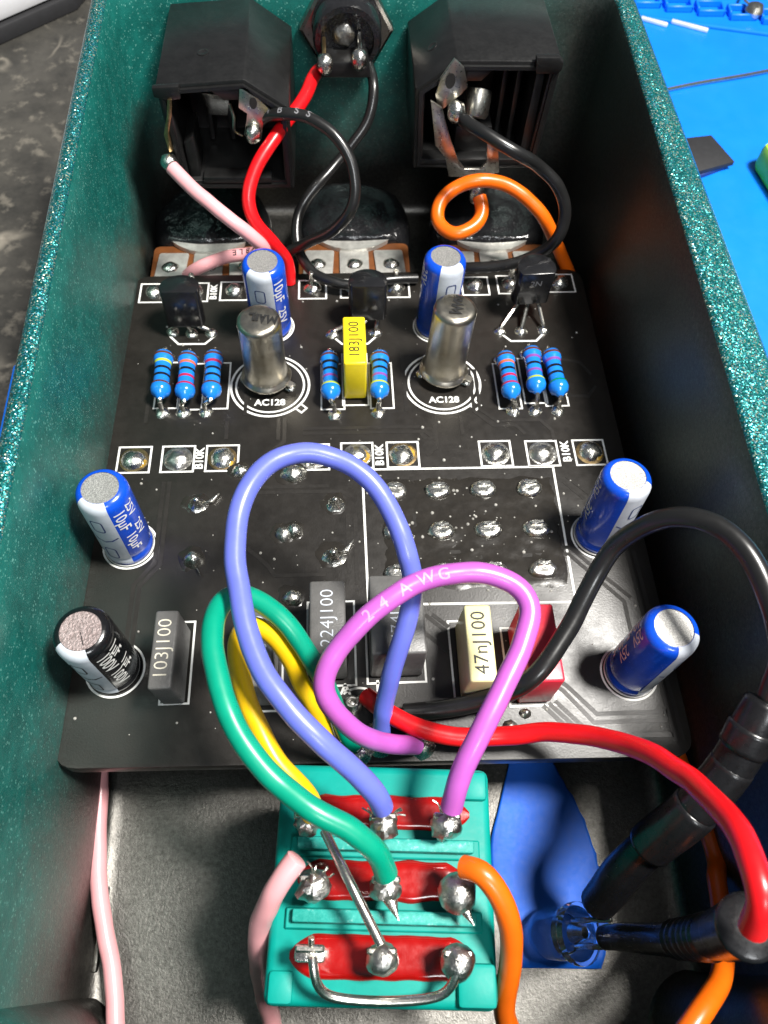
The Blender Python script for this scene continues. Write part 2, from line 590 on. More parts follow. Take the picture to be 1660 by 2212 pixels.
def m_paint(name, inside):
    """metal-flake teal lacquer; inside the box the spray thins out downwards over bare cast aluminium"""
    m, nt, b = mat(name)
    v = coords(nt)
    vo = nt.nodes.new('ShaderNodeTexVoronoi')
    vo.inputs['Scale'].default_value = 7.0 if inside else 9.0
    nt.links.new(v, vo.inputs['Vector'])
    # flake colour
    sep = nt.nodes.new('ShaderNodeSeparateColor')
    nt.links.new(vo.outputs['Color'], sep.inputs['Color'])
    flake = ramp(nt, sep.outputs['Red'], [(0.0, (0.0, 0.07, 0.07)), (0.45, (0.004, 0.15, 0.14)), (0.72, (0.015, 0.24, 0.22)), (0.84, (0.02, 0.19, 0.34)), (0.96, (0.45, 0.48, 0.33))])
    # flake tilt
    cmb = nt.nodes.new('ShaderNodeVectorMath')
    cmb.operation = 'SUBTRACT'
    nt.links.new(vo.outputs['Color'], cmb.inputs[0])
    cmb.inputs[1].default_value = (0.5, 0.5, 0.5)
    sclv = nt.nodes.new('ShaderNodeVectorMath')
    sclv.operation = 'SCALE'
    sclv.inputs['Scale'].default_value = 0.55 if inside else 0.85
    nt.links.new(cmb.outputs[0], sclv.inputs[0])
    geo = nt.nodes.new('ShaderNodeNewGeometry')
    ad = nt.nodes.new('ShaderNodeVectorMath')
    ad.operation = 'ADD'
    nt.links.new(geo.outputs['Normal'], ad.inputs[0])
    nt.links.new(sclv.outputs[0], ad.inputs[1])
    no = nt.nodes.new('ShaderNodeVectorMath')
    no.operation = 'NORMALIZE'
    nt.links.new(ad.outputs[0], no.inputs[0])
    if not inside:
        # flakes lie in drifts, thinner in places
        dr = nt.nodes.new('ShaderNodeMix')
        dr.data_type = 'RGBA'
        nt.links.new(ramp(nt, nz(nt, v, 0.22, 5, 0.7), [(0.35, (0, 0, 0)), (0.68, (0.5, 0.5, 0.5))]), dr.inputs['Factor'])
        nt.links.new(flake, dr.inputs['A'])
        dr.inputs['B'].default_value = (0.003, 0.12, 0.125, 1)
        nt.links.new(dr.outputs['Result'], b.inputs['Base Color'])
        b.inputs['Metallic'].default_value = 0.55
        b.inputs['Roughness'].default_value = 0.3
        nt.links.new(no.outputs[0], b.inputs['Normal'])
        b.inputs['Coat Weight'].default_value = 0.5
        b.inputs['Coat Roughness'].default_value = 0.15
        return m
    # inside: spray thickness falls off with depth, uneven
    sx = nt.nodes.new('ShaderNodeSeparateXYZ')
    nt.links.new(v, sx.inputs[0])
    drop = math_node(nt, 'SUBTRACT', sx.outputs['Z'], math_node(nt, 'MULTIPLY', sx.outputs['Y'], 0.076))
    n1 = nz(nt, v, 0.09, 5, 0.65)
    n2 = nz(nt, v, 1.4, 3, 0.7)
    k = math_node(nt, 'ADD', math_node(nt, 'MULTIPLY', math_node(nt, 'SUBTRACT', drop, 7.5), 0.062), math_node(nt, 'MULTIPLY', math_node(nt, 'SUBTRACT', n1, 0.5), 1.0))
    k = math_node(nt, 'ADD', k, math_node(nt, 'MULTIPLY', math_node(nt, 'SUBTRACT', n2, 0.5), 0.5), clamp=True)
    # shade of the right-hand wall put into the colour: less teal there
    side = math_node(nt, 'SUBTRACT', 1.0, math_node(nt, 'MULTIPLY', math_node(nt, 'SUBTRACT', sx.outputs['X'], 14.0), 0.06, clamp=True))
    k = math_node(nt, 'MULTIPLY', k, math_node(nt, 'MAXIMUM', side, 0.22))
    teal = ramp(nt, nz(nt, v, 0.5, 5, 0.7), [(0.3, (0.006, 0.092, 0.080)), (0.7, (0.012, 0.165, 0.14))])
    spk = ramp(nt, sep.outputs['Green'], [(0.94, (0, 0, 0)), (0.98, (1, 1, 1))])
    mixs = nt.nodes.new('ShaderNodeMix')
    mixs.data_type = 'RGBA'
    nt.links.new(math_node(nt, 'MULTIPLY', spk, 0.45), mixs.inputs['Factor'])
    nt.links.new(teal, mixs.inputs['A'])
    mixs.inputs['B'].default_value = (0.25, 0.60, 0.52, 1)
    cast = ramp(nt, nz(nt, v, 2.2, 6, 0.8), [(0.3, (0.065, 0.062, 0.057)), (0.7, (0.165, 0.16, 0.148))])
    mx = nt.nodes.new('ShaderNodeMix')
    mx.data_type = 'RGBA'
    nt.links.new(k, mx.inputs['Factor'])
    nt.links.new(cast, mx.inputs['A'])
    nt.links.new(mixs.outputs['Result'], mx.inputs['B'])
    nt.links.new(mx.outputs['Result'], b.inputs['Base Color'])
    nt.links.new(math_node(nt, 'SUBTRACT', 0.92, math_node(nt, 'MULTIPLY', k, 0.72)), b.inputs['Metallic'])
    b.inputs['Roughness'].default_value = 0.36
    bn = nt.nodes.new('ShaderNodeBump')
    bn.inputs['Strength'].default_value = 0.6
    bn.inputs['Distance'].default_value = 0.00007
    h = math_node(nt, 'ADD', nz(nt, v, 4.5, 4, 0.7), math_node(nt, 'MULTIPLY', nz(nt, v, 1.1, 2), 0.5))
    nt.links.new(h, bn.inputs['Height'])
    nt.links.new(bn.outputs['Normal'], b.inputs['Normal'])
    return m


M['flake'] = m_paint('teal_flake_lacquer', False)
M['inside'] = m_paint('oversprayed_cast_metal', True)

# centre lines of the wires, millimetres
WIRES = {
    'violet': [(2.0, -31.7, 0.6), (2.1, -30.8, 2.0), (2.4, -29.2, 5.0), (3.4, -26.6, 9.5), (4.5, -23.7, 12.5), (4.3, -21.1, 15.0), (2.5, -17.0, 17.5), (-0.1, -14.4, 19.0), (-4.0, -13.4, 19.8), (-7.2, -14.8, 19.8), (-9.0, -17.4, 19.0), (-9.5, -20.9, 18.5), (-9.1, -24.6, 18.0), (-7.9, -29.3, 17.5), (-6.0, -32.6, 17.0), (-3.4, -35.4, 16.0), (-0.8, -37.4, 14.0), (0.9, -38.8, 12.0), (1.4, -39.5, 10.5)],
    'magenta': [(5.0, -32.8, 1.2), (2.8, -33.2, 4.0), (-0.0, -33.4, 8.0), (-2.3, -32.1, 11.5), (-2.8, -30.4, 13.5), (-1.3, -28.2, 15.5), (1.9, -25.8, 17.0), (5.6, -24.0, 17.5), (9.3, -23.6, 17.5), (12.2, -24.4, 17.0), (13.3, -26.4, 16.5), (12.3, -29.4, 16.0), (10.5, -32.4, 15.5), (8.4, -35.8, 14.5), (7.0, -38.3, 12.5), (6.6, -39.8, 10.5)],
    'green': [(-0.6, -32.5, 0.8), (-1.4, -31.4, 2.5), (-2.5, -29.5, 6.0), (-3.6, -27.8, 9.0), (-5.2, -25.9, 11.5), (-7.0, -24.3, 13.0), (-8.7, -23.7, 14.5), (-10.3, -24.2, 15.5), (-11.0, -26.4, 16.5), (-10.9, -29.0, 17.0), (-10.1, -32.1, 17.0), (-8.6, -35.4, 16.5), (-6.4, -38.1, 15.5), (-3.5, -40.3, 15.0), (-0.9, -41.6, 14.0), (0.7, -42.8, 12.5), (1.5, -44.1, 10.5)],
    'yellow': [(-2.8, -32.0, 0.8), (-3.4, -30.8, 3.0), (-4.7, -29.0, 6.5), (-6.0, -26.9, 9.5), (-7.2, -25.6, 11.0), (-8.5, -25.1, 12.0), (-9.4, -25.8, 12.5), (-9.8, -27.5, 13.0), (-9.2, -30.3, 13.5), (-8.2, -33.0, 13.5), (-6.7, -35.9, 13.0), (-5.0, -37.8, 12.0), (-3.9, -39.0, 10.5), (-4.0, -39.6, 9.0)],
    'red': [(0.6, -28.2, 1.6), (2.2, -29.7, 2.4), (5.0, -31.5, 2.6), (9.1, -32.5, 2.6), (13.2, -32.6, 3.0), (16.8, -33.0, 5.0), (19.8, -34.4, 8.0), (21.9, -36.6, 12.0), (23.1, -39.7, 16.0), (23.2, -42.9, 20.0), (22.9, -45.7, 22.0), (22.8, -47.6, 22.0), (22.8, -48.9, 20.0)],
    'black_led': [(4.1, -29.7, 1.0), (7.8, -29.6, 1.4), (11.1, -29.4, 2.8), (13.0, -29.4, 5.0), (14.3, -29.3, 7.2), (15.7, -28.4, 8.3), (18.2, -25.3, 9.4), (20.1, -22.4, 11.0), (21.9, -19.9, 13.5), (24.0, -19.4, 17.0), (26.1, -20.2, 19.5), (28.2, -21.9, 20.5), (29.7, -24.7, 20.5), (30.7, -28.1, 19.5), (31.6, -31.1, 17.0), (31.0, -33.8, 14.2)],
    'tube_a': [(21.6, -45.6, -7.5), (22.1, -44.8, -5.5), (22.8, -43.5, -2.0), (24.4, -41.8, 2.5), (26.6, -40.1, 6.5), (28.9, -37.6, 10.0), (30.4, -34.9, 13.0), (31.1, -33.8, 14.0)],
    'tube_b': [(22.1, -48.4, -9.0), (22.7, -48.4, -7.5), (24.6, -48.9, 0.0), (24.7, -49.0, 9.0), (23.9, -48.7, 17.0)],
    'pink': [(-20.1, 31.7, 14.0), (-17.1, 28.9, 12.5), (-13.5, 26.9, 10.5), (-10.9, 26.4, 8.0), (-9.9, 28.0, 4.5), (-12.3, 31.5, 1.5), (-16.3, 31.7, 0.6), (-20.5, 31.2, -1.2), (-23.1, 30.7, -5.0)],
    'pink_front': [(-27.5, -27.6, -12.5), (-27.2, -30.4, -13.0), (-26.8, -36.7, -13.8), (-26.2, -41.0, -14.0), (-25.2, -45.1, -14.2), (-23.9, -49.0, -14.6), (-23.1, -53.1, -14.6), (-22.6, -56.9, -14.6)],
    'pink_switch': [(-5.0, -42.8, 10.0), (-5.8, -43.6, 9.6), (-7.0, -45.0, 8.0), (-8.2, -46.8, 4.0), (-8.7, -48.5, -1.0), (-8.9, -50.7, -7.0), (-8.5, -53.8, -12.0), (-8.1, -57.6, -14.4)],
    'orange_a': [(7.2, -43.8, 10.2), (8.3, -44.3, 11.0), (9.7, -46.1, 10.0), (10.5, -48.2, 8.0), (10.5, -50.6, 5.0), (10.4, -52.7, 2.0), (11.2, -54.8, -1.0), (13.8, -58.2, -3.0), (17.2, -59.2, 0.0), (20.6, -56.8, 4.0), (24.1, -53.9, 5.0), (27.8, -51.4, 2.0), (30.4, -48.1, -2.0), (31.7, -44.4, -4.0), (32.9, -40.3, -6.0)],
    'orange_jack': [(16.5, 31.0, 10.5), (16.9, 29.7, 9.5), (16.0, 28.2, 8.5), (13.5, 27.2, 8.0), (11.7, 28.9, 8.0), (11.6, 31.0, 9.0), (13.4, 33.0, 10.0), (16.4, 33.3, 11.0), (19.9, 33.5, 10.5), (23.1, 32.3, 9.0), (26.1, 31.0, 6.0), (29.0, 30.1, 1.5), (31.5, 30.8, -4.0)],
    'red_dc': [(-2.3, 46.9, 17.0), (-3.2, 45.7, 17.2), (-4.8, 40.4, 17.0), (-7.8, 35.1, 16.0), (-10.3, 31.9, 14.0), (-11.5, 29.3, 11.5), (-10.7, 27.9, 9.0), (-8.7, 27.8, 6.0), (-7.5, 28.3, 3.0), (-7.4, 27.8, 0.0)],
    'black_dc': [(3.4, 47.8, 17.0), (3.9, 45.1, 16.0), (3.2, 42.6, 13.0), (0.2, 40.4, 10.0), (-3.2, 37.1, 8.0), (-5.5, 35.2, 6.0), (-6.3, 33.0, 4.5), (-6.0, 30.4, 3.0), (-4.1, 27.2, 2.0), (0.1, 25.5, 1.6), (4.4, 26.5, 1.4), (9.2, 27.5, 0.8)],
    'black_left_jack': [(-10.1, 36.3, 16.5), (-9.0, 35.7, 17.8), (-7.0, 34.6, 18.8), (-4.3, 34.1, 18.8), (-1.5, 32.5, 18.0), (0.6, 30.7, 16.0), (1.2, 28.7, 13.5), (0.5, 27.4, 11.0), (-1.8, 27.8, 8.0), (-5.1, 29.2, 5.0), (-7.9, 30.0, 2.5), (-8.9, 28.8, 0.0)],
    'black_right_jack': [(13.5, 32.5, 19.5), (15.4, 30.2, 19.5), (19.0, 28.3, 18.5), (22.7, 28.8, 16.0), (25.4, 28.2, 13.5), (26.5, 27.3, 11.0), (26.1, 26.4, 8.0), (24.2, 27.0, 5.0), (20.9, 26.9, 3.5), (16.9, 27.5, 2.5), (14.3, 28.2, 1.5), (12.6, 28.0, 0.0)],
    'bare_link': [(-3.0, -40.8, 9.2), (-1.1, -44.6, 10.2), (0.9, -48.4, 9.6)],
    'bare_loop': [(-3.9, -49.0, 9.0), (-3.8, -49.8, 8.8), (-3.7, -50.5, 8.3), (-3.2, -51.2, 7.6), (-1.9, -51.6, 7.2), (1.1, -51.9, 7.0), (4.0, -51.9, 7.2), (5.4, -51.6, 7.6), (6.0, -50.9, 8.3), (6.3, -50.1, 8.8), (6.4, -49.6, 9.0)],
}

# ------------------------------------------------------------------ the bench and the mat (they lie 4.3 degrees off the board's plane)
SL = 0.076
TZ = lambda x, y, zl: Vector((x, y, zl + SL * y))


def sheet(name, x0, x1, y0, y1, zl, t, m, **kw):
    V = [TZ(x0, y0, zl), TZ(x1, y0, zl), TZ(x1, y1, zl), TZ(x0, y1, zl)]
    V += [v - Vector((0, 0, t)) for v in V]
    F = [(0, 1, 2, 3), (7, 6, 5, 4), (0, 4, 5, 1), (1, 5, 6, 2), (2, 6, 7, 3), (3, 7, 4, 0)]
    return add(name, V, F, m, smooth=False, **kw)


desk = sheet('desk', -420, 420, -300, 520, -18.5, 20, M['desk'])
desk['kind'] = 'structure'

mat_t = thing('work_mat', 'blue silicone soldering mat under the right side of the box', 'mat', TZ(60, 30, -15.5))


def mat_base():
    pts = [(-47.7, -140), (-47.4, 26), (-43, 31), (-20, 33), (20, 60), (20, 190), (230, 190), (230, -140)]
    V, F = [], []
    n = len(pts)
    V = [TZ(x, y, -15.5) for x, y in pts] + [TZ(x, y, -18.4) for x, y in pts]
    F = [tuple(range(n)), tuple(range(2 * n - 1, n - 1, -1))] + [(k, n + k, n + (k + 1) % n, (k + 1) % n) for k in range(n)]
    return V, F


add('base', *mat_base(), M['blue_mat'], mat_t, smooth=False)
# moulded rib and the small trays behind it
V, F = rbox((0, 0, 0), (60, 1.2, 0.7), 0.3, 2)
rib_rot = Matrix.Rotation(-0.205, 3, 'Z')
add('rib', [TZ(*(rib_rot @ Vector(v) + Vector((88, 102.8, -15.3)))) for v in V], F, M['blue_mat'], mat_t)
for k in range(6):
    cx, cy = 61.5 + k * 6.2, 113.6 - k * 1.25
    outer = [(-2.6, -1.7), (2.6, -1.7), (2.6, 1.7), (-2.6, 1.7)]
    parts = []
    for (ax, ay, sx, sy) in ((0, -1.6, 5.4, 0.5), (0, 1.6, 5.4, 0.5), (-2.5, 0, 0.5, 2.7), (2.5, 0, 0.5, 2.7)):
        V, F = rbox((cx + ax, cy + ay - ax * 0.2, -14.9), (sx, sy, 1.2), 0.15, 1)
        parts.append(([TZ(*v) for v in V], F))
    add('tray', *merge(parts), M['blue_mat'], mat_t)

# things lying on the mat
def flat_thing(name, label, cat, pts, z0, z1, m, bev=0.15):
    V, F = prism(pts, lambda u, v, w: TZ(u, v, w), z0, z1, bev)
    c = TZ(sum(p[0] for p in pts) / len(pts), sum(p[1] for p in pts) / len(pts), z0)
    return tag(add(name, V, F, m, org=c), label, cat)


chip = thing('rubber_strip', 'small dark rubber scrap on the blue mat beside the box rim', 'scrap', TZ(62, 68, -15.5))
add('sheet', *prism([(56, 71.2), (64.6, 72.6), (67.1, 65.9), (57.5, 62.6)], lambda u, v, w: TZ(u, v, w), -14.7, -13.9, 0.12), M['grey_plastic'], chip)
add('backing', *prism([(56, 70.6), (64.0, 71.8), (66.2, 66.0), (57.5, 62.0)], lambda u, v, w: TZ(u, v, w), -15.48, -14.72, 0.1), M['ink_dark'], chip)
off = [TZ(*q) for q in ((56, 85.2, -15.1), (66, 88.2, -15.05), (76, 90.6, -15.0), (86, 93.6, -15.1))]
tag(add('clipped_lead', *sweep(spline(off, 1.0), 0.33, 8), M['lead'], org=off[0]), 'long clipped component lead lying straight across the blue mat', 'wire offcut')
for (a, b, lab) in (((59.5, 108.1), (64.3, 105.9), 'short bright metal offcut tucked against the box rim at top right'), ((65.4, 107.2), (72.0, 104.3), 'longer bright metal offcut on the blue mat at top right')):
    d = Vector((b[0] - a[0], b[1] - a[1])).normalized()
    nn = Vector((-d.y, d.x)) * 0.42
    pts = [(a[0] + nn.x, a[1] + nn.y), (a[0] - nn.x, a[1] - nn.y), (b[0] - nn.x, b[1] - nn.y), (b[0] + nn.x, b[1] + nn.y)]
    flat_thing('metal_offcut', lab, 'metal offcut', pts, -15.45, -14.9, M['offcut'], 0.1)
scr = thing('solder_ball', 'round silvery solder ball in the corner tray of the mat', 'solder ball', TZ(82.3, 109.5, -15.5))
add('ball', *lathe([(0.2, 0), (1.5, 0.3), (1.9, 1.2), (1.4, 2.2), (0.4, 2.6)], TZ(82.3, 109.5, -15.5), n=18, wob=0.1, seed=3), M['steel'], scr)
add('tail', *sweep(spline([TZ(82, 110, -14), TZ(80.3, 111.5, -13.5), TZ(81.5, 114, -13)], 0.5), 0.3, 8), M['lead'], scr)
flat_thing('lime_case', 'lime green plastic case at the right edge of the mat', 'case', [(70.6, 66.4), (90, 74), (96, 46), (75.8, 37)], -15.45, -10.5, M['lime'], 1.2)
wp = thing('white_device', 'white rounded device with dark underside at the top left corner', 'device', TZ(-75, 125, -18.5))
pts = [(-110, 80), (-66.5, 101.5), (-51.3, 114.5), (-38, 150), (-110, 170)]
add('casing', *prism(pts, lambda u, v, w: TZ(u, v, w), -15.5, -9, 1.6), M['white_plastic'], wp)
add('underside', *prism([(x * 0.985 - 0.4, y) for x, y in pts], lambda u, v, w: TZ(u, v, w), -18.45, -15.6, 0.4), M['grey_plastic'], wp)

# ------------------------------------------------------------------ the die-cast box
ZF, ZR, ZB = -12.7, 20.3, -15.3          # floor, rim, underside (before the tilt)
box = thing('pedal_enclosure', 'open die-cast box with glittering teal lacquer and bare metal inside', 'enclosure', TZ(3.4, -6, ZB))


def rrect(x0, x1, y0, y1, r, per=6, xr=None):
    pts = []
    for (cx, cy, a0) in ((x1 - r, y1 - r, 0), (x0 + r, y1 - r, 90), (x0 + r, y0 + r, 180), (x1 - r, y0 + r, 270)):
        for k in range(per + 1):
            a = math.radians(a0 + 90 * k / per)
            pts.append((cx + r * math.cos(a), cy + r * math.sin(a)))
    # extra points along straight sides
    out = []
    n = len(pts)
    for i in range(n):
        a, b = Vector(pts[i]), Vector(pts[(i + 1) % n])
        out.append((a.x, a.y))
        L = (b - a).length
        if L > 12:
            m = 14
            for k in range(1, m):
                q = a.lerp(b, k / m)
                out.append((q.x, q.y))
    if xr:
        out = [((x + xr(y) * max(0, (x - 5) / 30)), y) for x, y in out]
    return out


def shell():
    wide = lambda y: 0.9 - 0.034 * y if y > -30 else 0.9 + 0.034 * 30
    loops = []
    O = dict(x0=-29.5, x1=37.2, y0=-63.4, y1=56.0)
    I = dict(x0=-27.4, x1=33.5, y0=-61.0, y1=53.6)

    def outer(z, inset, r=6.0):
        return [TZ(x, y, z) for x, y in rrect(O['x0'] + inset, O['x1'] - inset, O['y0'] + inset, O['y1'] - inset, r, xr=wide)]

    def inner(z, inset, r=4.5):
        return [TZ(x, y, z) for x, y in rrect(I['x0'] + inset, I['x1'] - inset, I['y0'] + inset, I['y1'] - inset, max(0.6, r))]
    loops += [outer(ZB, 2.2, 4.2), outer(ZB + 0.5, 1.4, 4.8), outer(ZB + 1.8, 1.0, 5.2)]
    loops += [outer(-5, 0.7), outer(8, 0.35), outer(ZR - 1.6, 0.0), outer(ZR - 0.9, 0.12), outer(ZR - 0.35, 0.42), outer(ZR - 0.06, 0.85), outer(ZR, 1.15)]
    n_out = len(loops)
    loops += [inner(ZR, -0.5), inner(ZR - 0.12, -0.2), inner(ZR - 0.4, 0.0)]
    n_rim = len(loops)
    loops += [inner(16, 0.08), inner(8, 0.2), inner(0, 0.35), inner(-8, 0.5), inner(ZF + 1.6, 0.6, 4.0), inner(ZF + 0.6, 0.9, 3.7), inner(ZF + 0.12, 1.6, 3.0), inner(ZF, 2.6, 2.0)]
    n = len(loops[0])
    V, F, MI = [], [], []
    for L in loops:
        assert len(L) == n, (len(L), n)
        V += L
    for i in range(len(loops) - 1):
        for k in range(n):
            F.append((i * n + k, i * n + (k + 1) % n, (i + 1) * n + (k + 1) % n, (i + 1) * n + k))
            MI.append(0 if i < n_rim - 1 else 1)
    F.append(tuple(range(n)))
    MI.append(0)
    F.append(tuple((len(loops) - 1) * n + k for k in range(n)))
    MI.append(1)
    return V, F, MI


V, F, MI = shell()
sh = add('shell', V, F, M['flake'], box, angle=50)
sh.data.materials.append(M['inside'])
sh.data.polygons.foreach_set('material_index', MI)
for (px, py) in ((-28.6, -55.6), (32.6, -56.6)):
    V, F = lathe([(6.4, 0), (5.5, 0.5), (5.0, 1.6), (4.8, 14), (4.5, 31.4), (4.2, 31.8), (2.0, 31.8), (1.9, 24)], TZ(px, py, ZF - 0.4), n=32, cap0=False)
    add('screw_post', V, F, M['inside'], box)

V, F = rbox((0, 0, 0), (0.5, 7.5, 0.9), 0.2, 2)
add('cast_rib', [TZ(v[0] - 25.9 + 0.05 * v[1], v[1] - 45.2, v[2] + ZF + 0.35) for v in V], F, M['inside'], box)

# torn strip of blue tape bulging up from the floor in front of the board
tp = [(16.9, -29.5), (16.3, -31.7), (15.6, -33.5), (14.7, -36.0), (13.6, -39.0), (13.4, -43), (13.8, -47), (14.4, -50.4)]
tq = [(20.4, -29.5), (21.4, -31.9), (22.5, -34.1), (23.6, -36.9), (24.4, -40.6), (24.7, -44), (24.6, -47.5), (23.2, -50.9)]
L_, R_ = spline([(a, b, 0) for a, b in tp], 0.4), spline([(a, b, 0) for a, b in tq], 0.4)
V, F = [], []
NU, NV = 34, 26
for i in range(NV + 1):
    a = L_[int(i / NV * (len(L_) - 1))]
    b = R_[int(i / NV * (len(R_) - 1))]
    for k in range(NU + 1):
        t = k / NU
        q = a.lerp(b, t)
        if k == NU:
            q.x += 0.35 * noise.noise(Vector((0, q.y * 0.9, 3)))
        hgt = 0.12 + 0.3 * t * t
        hgt += 0.05 * noise.noise(Vector((q.x * 0.3, q.y * 0.25, 1)))
        V.append(TZ(q.x, q.y, ZF + 0.25 + hgt))
for i in range(NV):
    for k in range(NU):
        j = i * (NU + 1) + k
        F.append((j, j + 1, j + NU + 2, j + NU + 1))
tape = tag(add('blue_tape', V, F, M['blue_tape'], org=TZ(19, -41, ZF)), 'torn strip of blue tape bulging off the box floor beside the footswitch', 'tape')
md = tape.modifiers.new('thick', 'SOLIDIFY')
md.thickness = 0.00022

# ------------------------------------------------------------------ circuit board
pcb = thing('circuit_board', 'black circuit board with white printing and soldered parts in the teal box', 'circuit board', (1.8, -2, -1.6))


def rounded_poly(P, r, per=5):
    out = []
    n = len(P)
    for i in range(n):
        a, b, c = Vector(P[i - 1]), Vector(P[i]), Vector(P[(i + 1) % n])
        d1, d2 = (a - b).normalized(), (c - b).normalized()
        for k in range(per + 1):
            t = k / per
            p1, p2 = b + d1 * r * (1 - t), b + d2 * r * t
            q = p1.lerp(p2, t) if False else (b + d1 * r * (1 - t) ** 2 + d2 * r * t ** 2)
            out.append((q.x, q.y))
    return out


outline = rounded_poly([(-27.5, -33.3), (30.9, -34.4), (31.5, 29.9), (-27.4, 29.1)], 2.2)
V, F = prism(outline, XY, -1.6, 0.0, 0.06)
board = add('board', V, F, M['mask'], pcb, angle=30)

ZS = 0.03


def silk(name, V_F):
    return add(name, V_F[0], V_F[1], M['silk'], pcb, smooth=False)


def silk_box(cx, cy, w, h, lw=0.24, rot=0.0, name='pad_frame'):
    P = [(-w / 2, -h / 2), (w / 2, -h / 2), (w / 2, h / 2), (-w / 2, h / 2)]
    c, s = math.cos(rot), math.sin(rot)
    return silk(name, ribbon([(cx + a * c - b * s, cy + a * s + b * c) for a, b in P], lw, ZS, closed=True))


def silk_text(s, cx, cy, size, rot=0.0):
    c, sn = math.cos(rot), math.sin(rot)
    return print_on('printed_text', s, size, lambda u, v: Vector((cx + u * c - v * sn, cy + u * sn + v * c, ZS)), M['silk'], pcb, 0.03)


_blob_src = {}


def blob(kind, x, y, rx, ry, h, seed, m, name='solder_joint', z=0.0, parent=None, rot=0.0):
    """one solder joint: an uneven dome"""
    if kind == 'dome':
        pr = [(1.0, 0.0), (0.97, 0.10 * h), (0.84, 0.45 * h), (0.62, 0.75 * h), (0.36, 0.93 * h), (0.10, 1.0 * h)]
    elif kind == 'peak':
        pr = [(1.0, 0.0), (0.80, 0.10 * h), (0.55, 0.30 * h), (0.40, 0.55 * h), (0.30, 0.85 * h), (0.22, 1.0 * h), (0.08, 1.06 * h)]
    else:   # slab: flat-topped oval
        pr = [(1.0, 0.0), (0.98, 0.35 * h), (0.88, 0.8 * h), (0.66, 1.0 * h), (0.3, 0.93 * h), (0.08, 0.9 * h)]
    V, F = lathe(pr, (0, 0, 0), n=18, wob=0.16, seed=seed)
    c, s = math.cos(rot), math.sin(rot)
    V = [Vector((x + (p.x * rx) * c - (p.y * ry) * s, y + (p.x * rx) * s + (p.y * ry) * c, z + p.z)) for p in V]
    return add(name, V, F, m, parent or pcb, angle=70)


# lower row of pot pads, with frames and value prints
row0 = [(-24.17, 0.0), (-19.35, 0.0), (-14.45, 0.0), (-4.3, -0.1), (0.64, 0.0), (5.82, 0.0), (16.42, -0.1), (21.8, -0.2), (27.29, -0.2)]
for i, (x, y) in enumerate(row0):
    silk_box(x, y, 3.55, 3.45, 0.22)
    f = add('pad', *lathe([(1.62, 0.0), (1.62, 0.035), (1.55, 0.05)], (x, y, 0), n=24, cap0=False), M['brass' if i in (0, 2, 5, 8) else 'solder_dull'], pcb)
    blob('dome', x + RND.uniform(-.15, .15), y + RND.uniform(-.1, .1), 1.42, 1.36, 0.85, i + 1, M['solder_dull' if i % 3 == 1 else 'solder'])
    if i in (0, 2, 4, 5, 8):
        blob('dome', x + 0.7, y - 0.2 + 0.4 * (i % 2), 0.75, 0.95, 0.4, i + 30, M['flux_amber'], 'flux_residue')
for x in (-16.95, 3.2, 24.55):
    silk_text('B10K', x, 0.0, 1.3, math.pi / 2)

# row of pot pads along the back edge
row1 = [(-24.7, 26.0), (-19.6, 26.1), (-14.5, 26.25), (-4.4, 26.4), (1.0, 26.5), (6.43, 26.5), (16.95, 26.8), (21.7, 27.0), (28.4, 27.2)]
for i, (x, y) in enumerate(row1):
    silk_box(x, y, 3.5, 3.3, 0.22)
    blob('dome', x, y + 0.2, 1.2, 1.15, 0.8, 50 + i, M['solder'])
    if i in (1, 3, 4, 5, 7):
        add('pin', *sweep([Vector((x - .1, y + .6, -.5)), Vector((x - .05, y + .55, 1.6 + .5 * (i % 2))), Vector((x, y + .5, 2.0 + .5 * (i % 2)))], 0.34, 8), M['lead'], pcb)
silk_text('B10K', -17.1, 26.1, 1.2, math.pi / 2)

# four-pole switch: 4 x 3 solder tags inside a printed rectangle, wet with flux
silk('switch_frame', ribbon([(1.16, -1.95), (22.7, -2.05), (22.4, -18.7), (1.26, -18.35)], 0.24, ZS, closed=True))
k = 0
for ry, yy in enumerate((-5.0, -10.1, -15.0)):
    for cx, xx in enumerate((4.55, 9.4, 14.4, 19.45)):
        dx = (0.0, -0.05, 0.0, 0.1)[cx]
        blob('slab', xx + dx, yy, 1.5, 1.12, 0.7, 70 + k, M['solder_dull' if ry == 2 or cx == 0 else 'solder'])
        add('switch_tag', *rbox((xx + dx + 0.1, yy + 0.45, 0.62), (1.5, 0.55, 0.62), 0.12, 1, Matrix.Rotation(0.15 * (cx - 1.5) * 0.4, 3, 'Z')), M['solder'], pcb)
        k += 1

# the film of flux that ran between the tags: an uneven puddle, bare board where it dips below the mask
V, F = [], []
GX, GY = 84, 70
for j in range(GY + 1):
    for i in range(GX + 1):
        x, y = 1.6 + 22.5 * i / GX, -18.2 + 16.2 * j / GY
        e = min(i / GX, 1 - i / GX, j / GY, 1 - j / GY)
        h = 0.065 + 0.09 * noise.noise(Vector((x * 0.42, y * 0.42, 2))) + 0.035 * noise.noise(Vector((x * 1.3, y * 1.3, 5))) + 0.015 * noise.noise(Vector((x * 3.5, y * 3.5, 9)))
        near = min(math.hypot((x - a) / 1.2, y - b) for a in (4.55, 9.4, 14.4, 19.45) for b in (-5.0, -10.1, -15.0))
        h += 0.10 * max(0, 1 - near / 2.0) - 0.30 * max(0, 1 - e * 9)
        V.append((x, y, max(-0.06, min(0.2, h))))
for j in range(GY):
    for i in range(GX):
        q = j * (GX + 1) + i
        f = (q, q + 1, q + GX + 2, q + GX + 1)
        if max(V[t][2] for t in f) > -0.02:
            F.append(f)
fx = add('flux_film', V, F, M['flux'], pcb, angle=0)

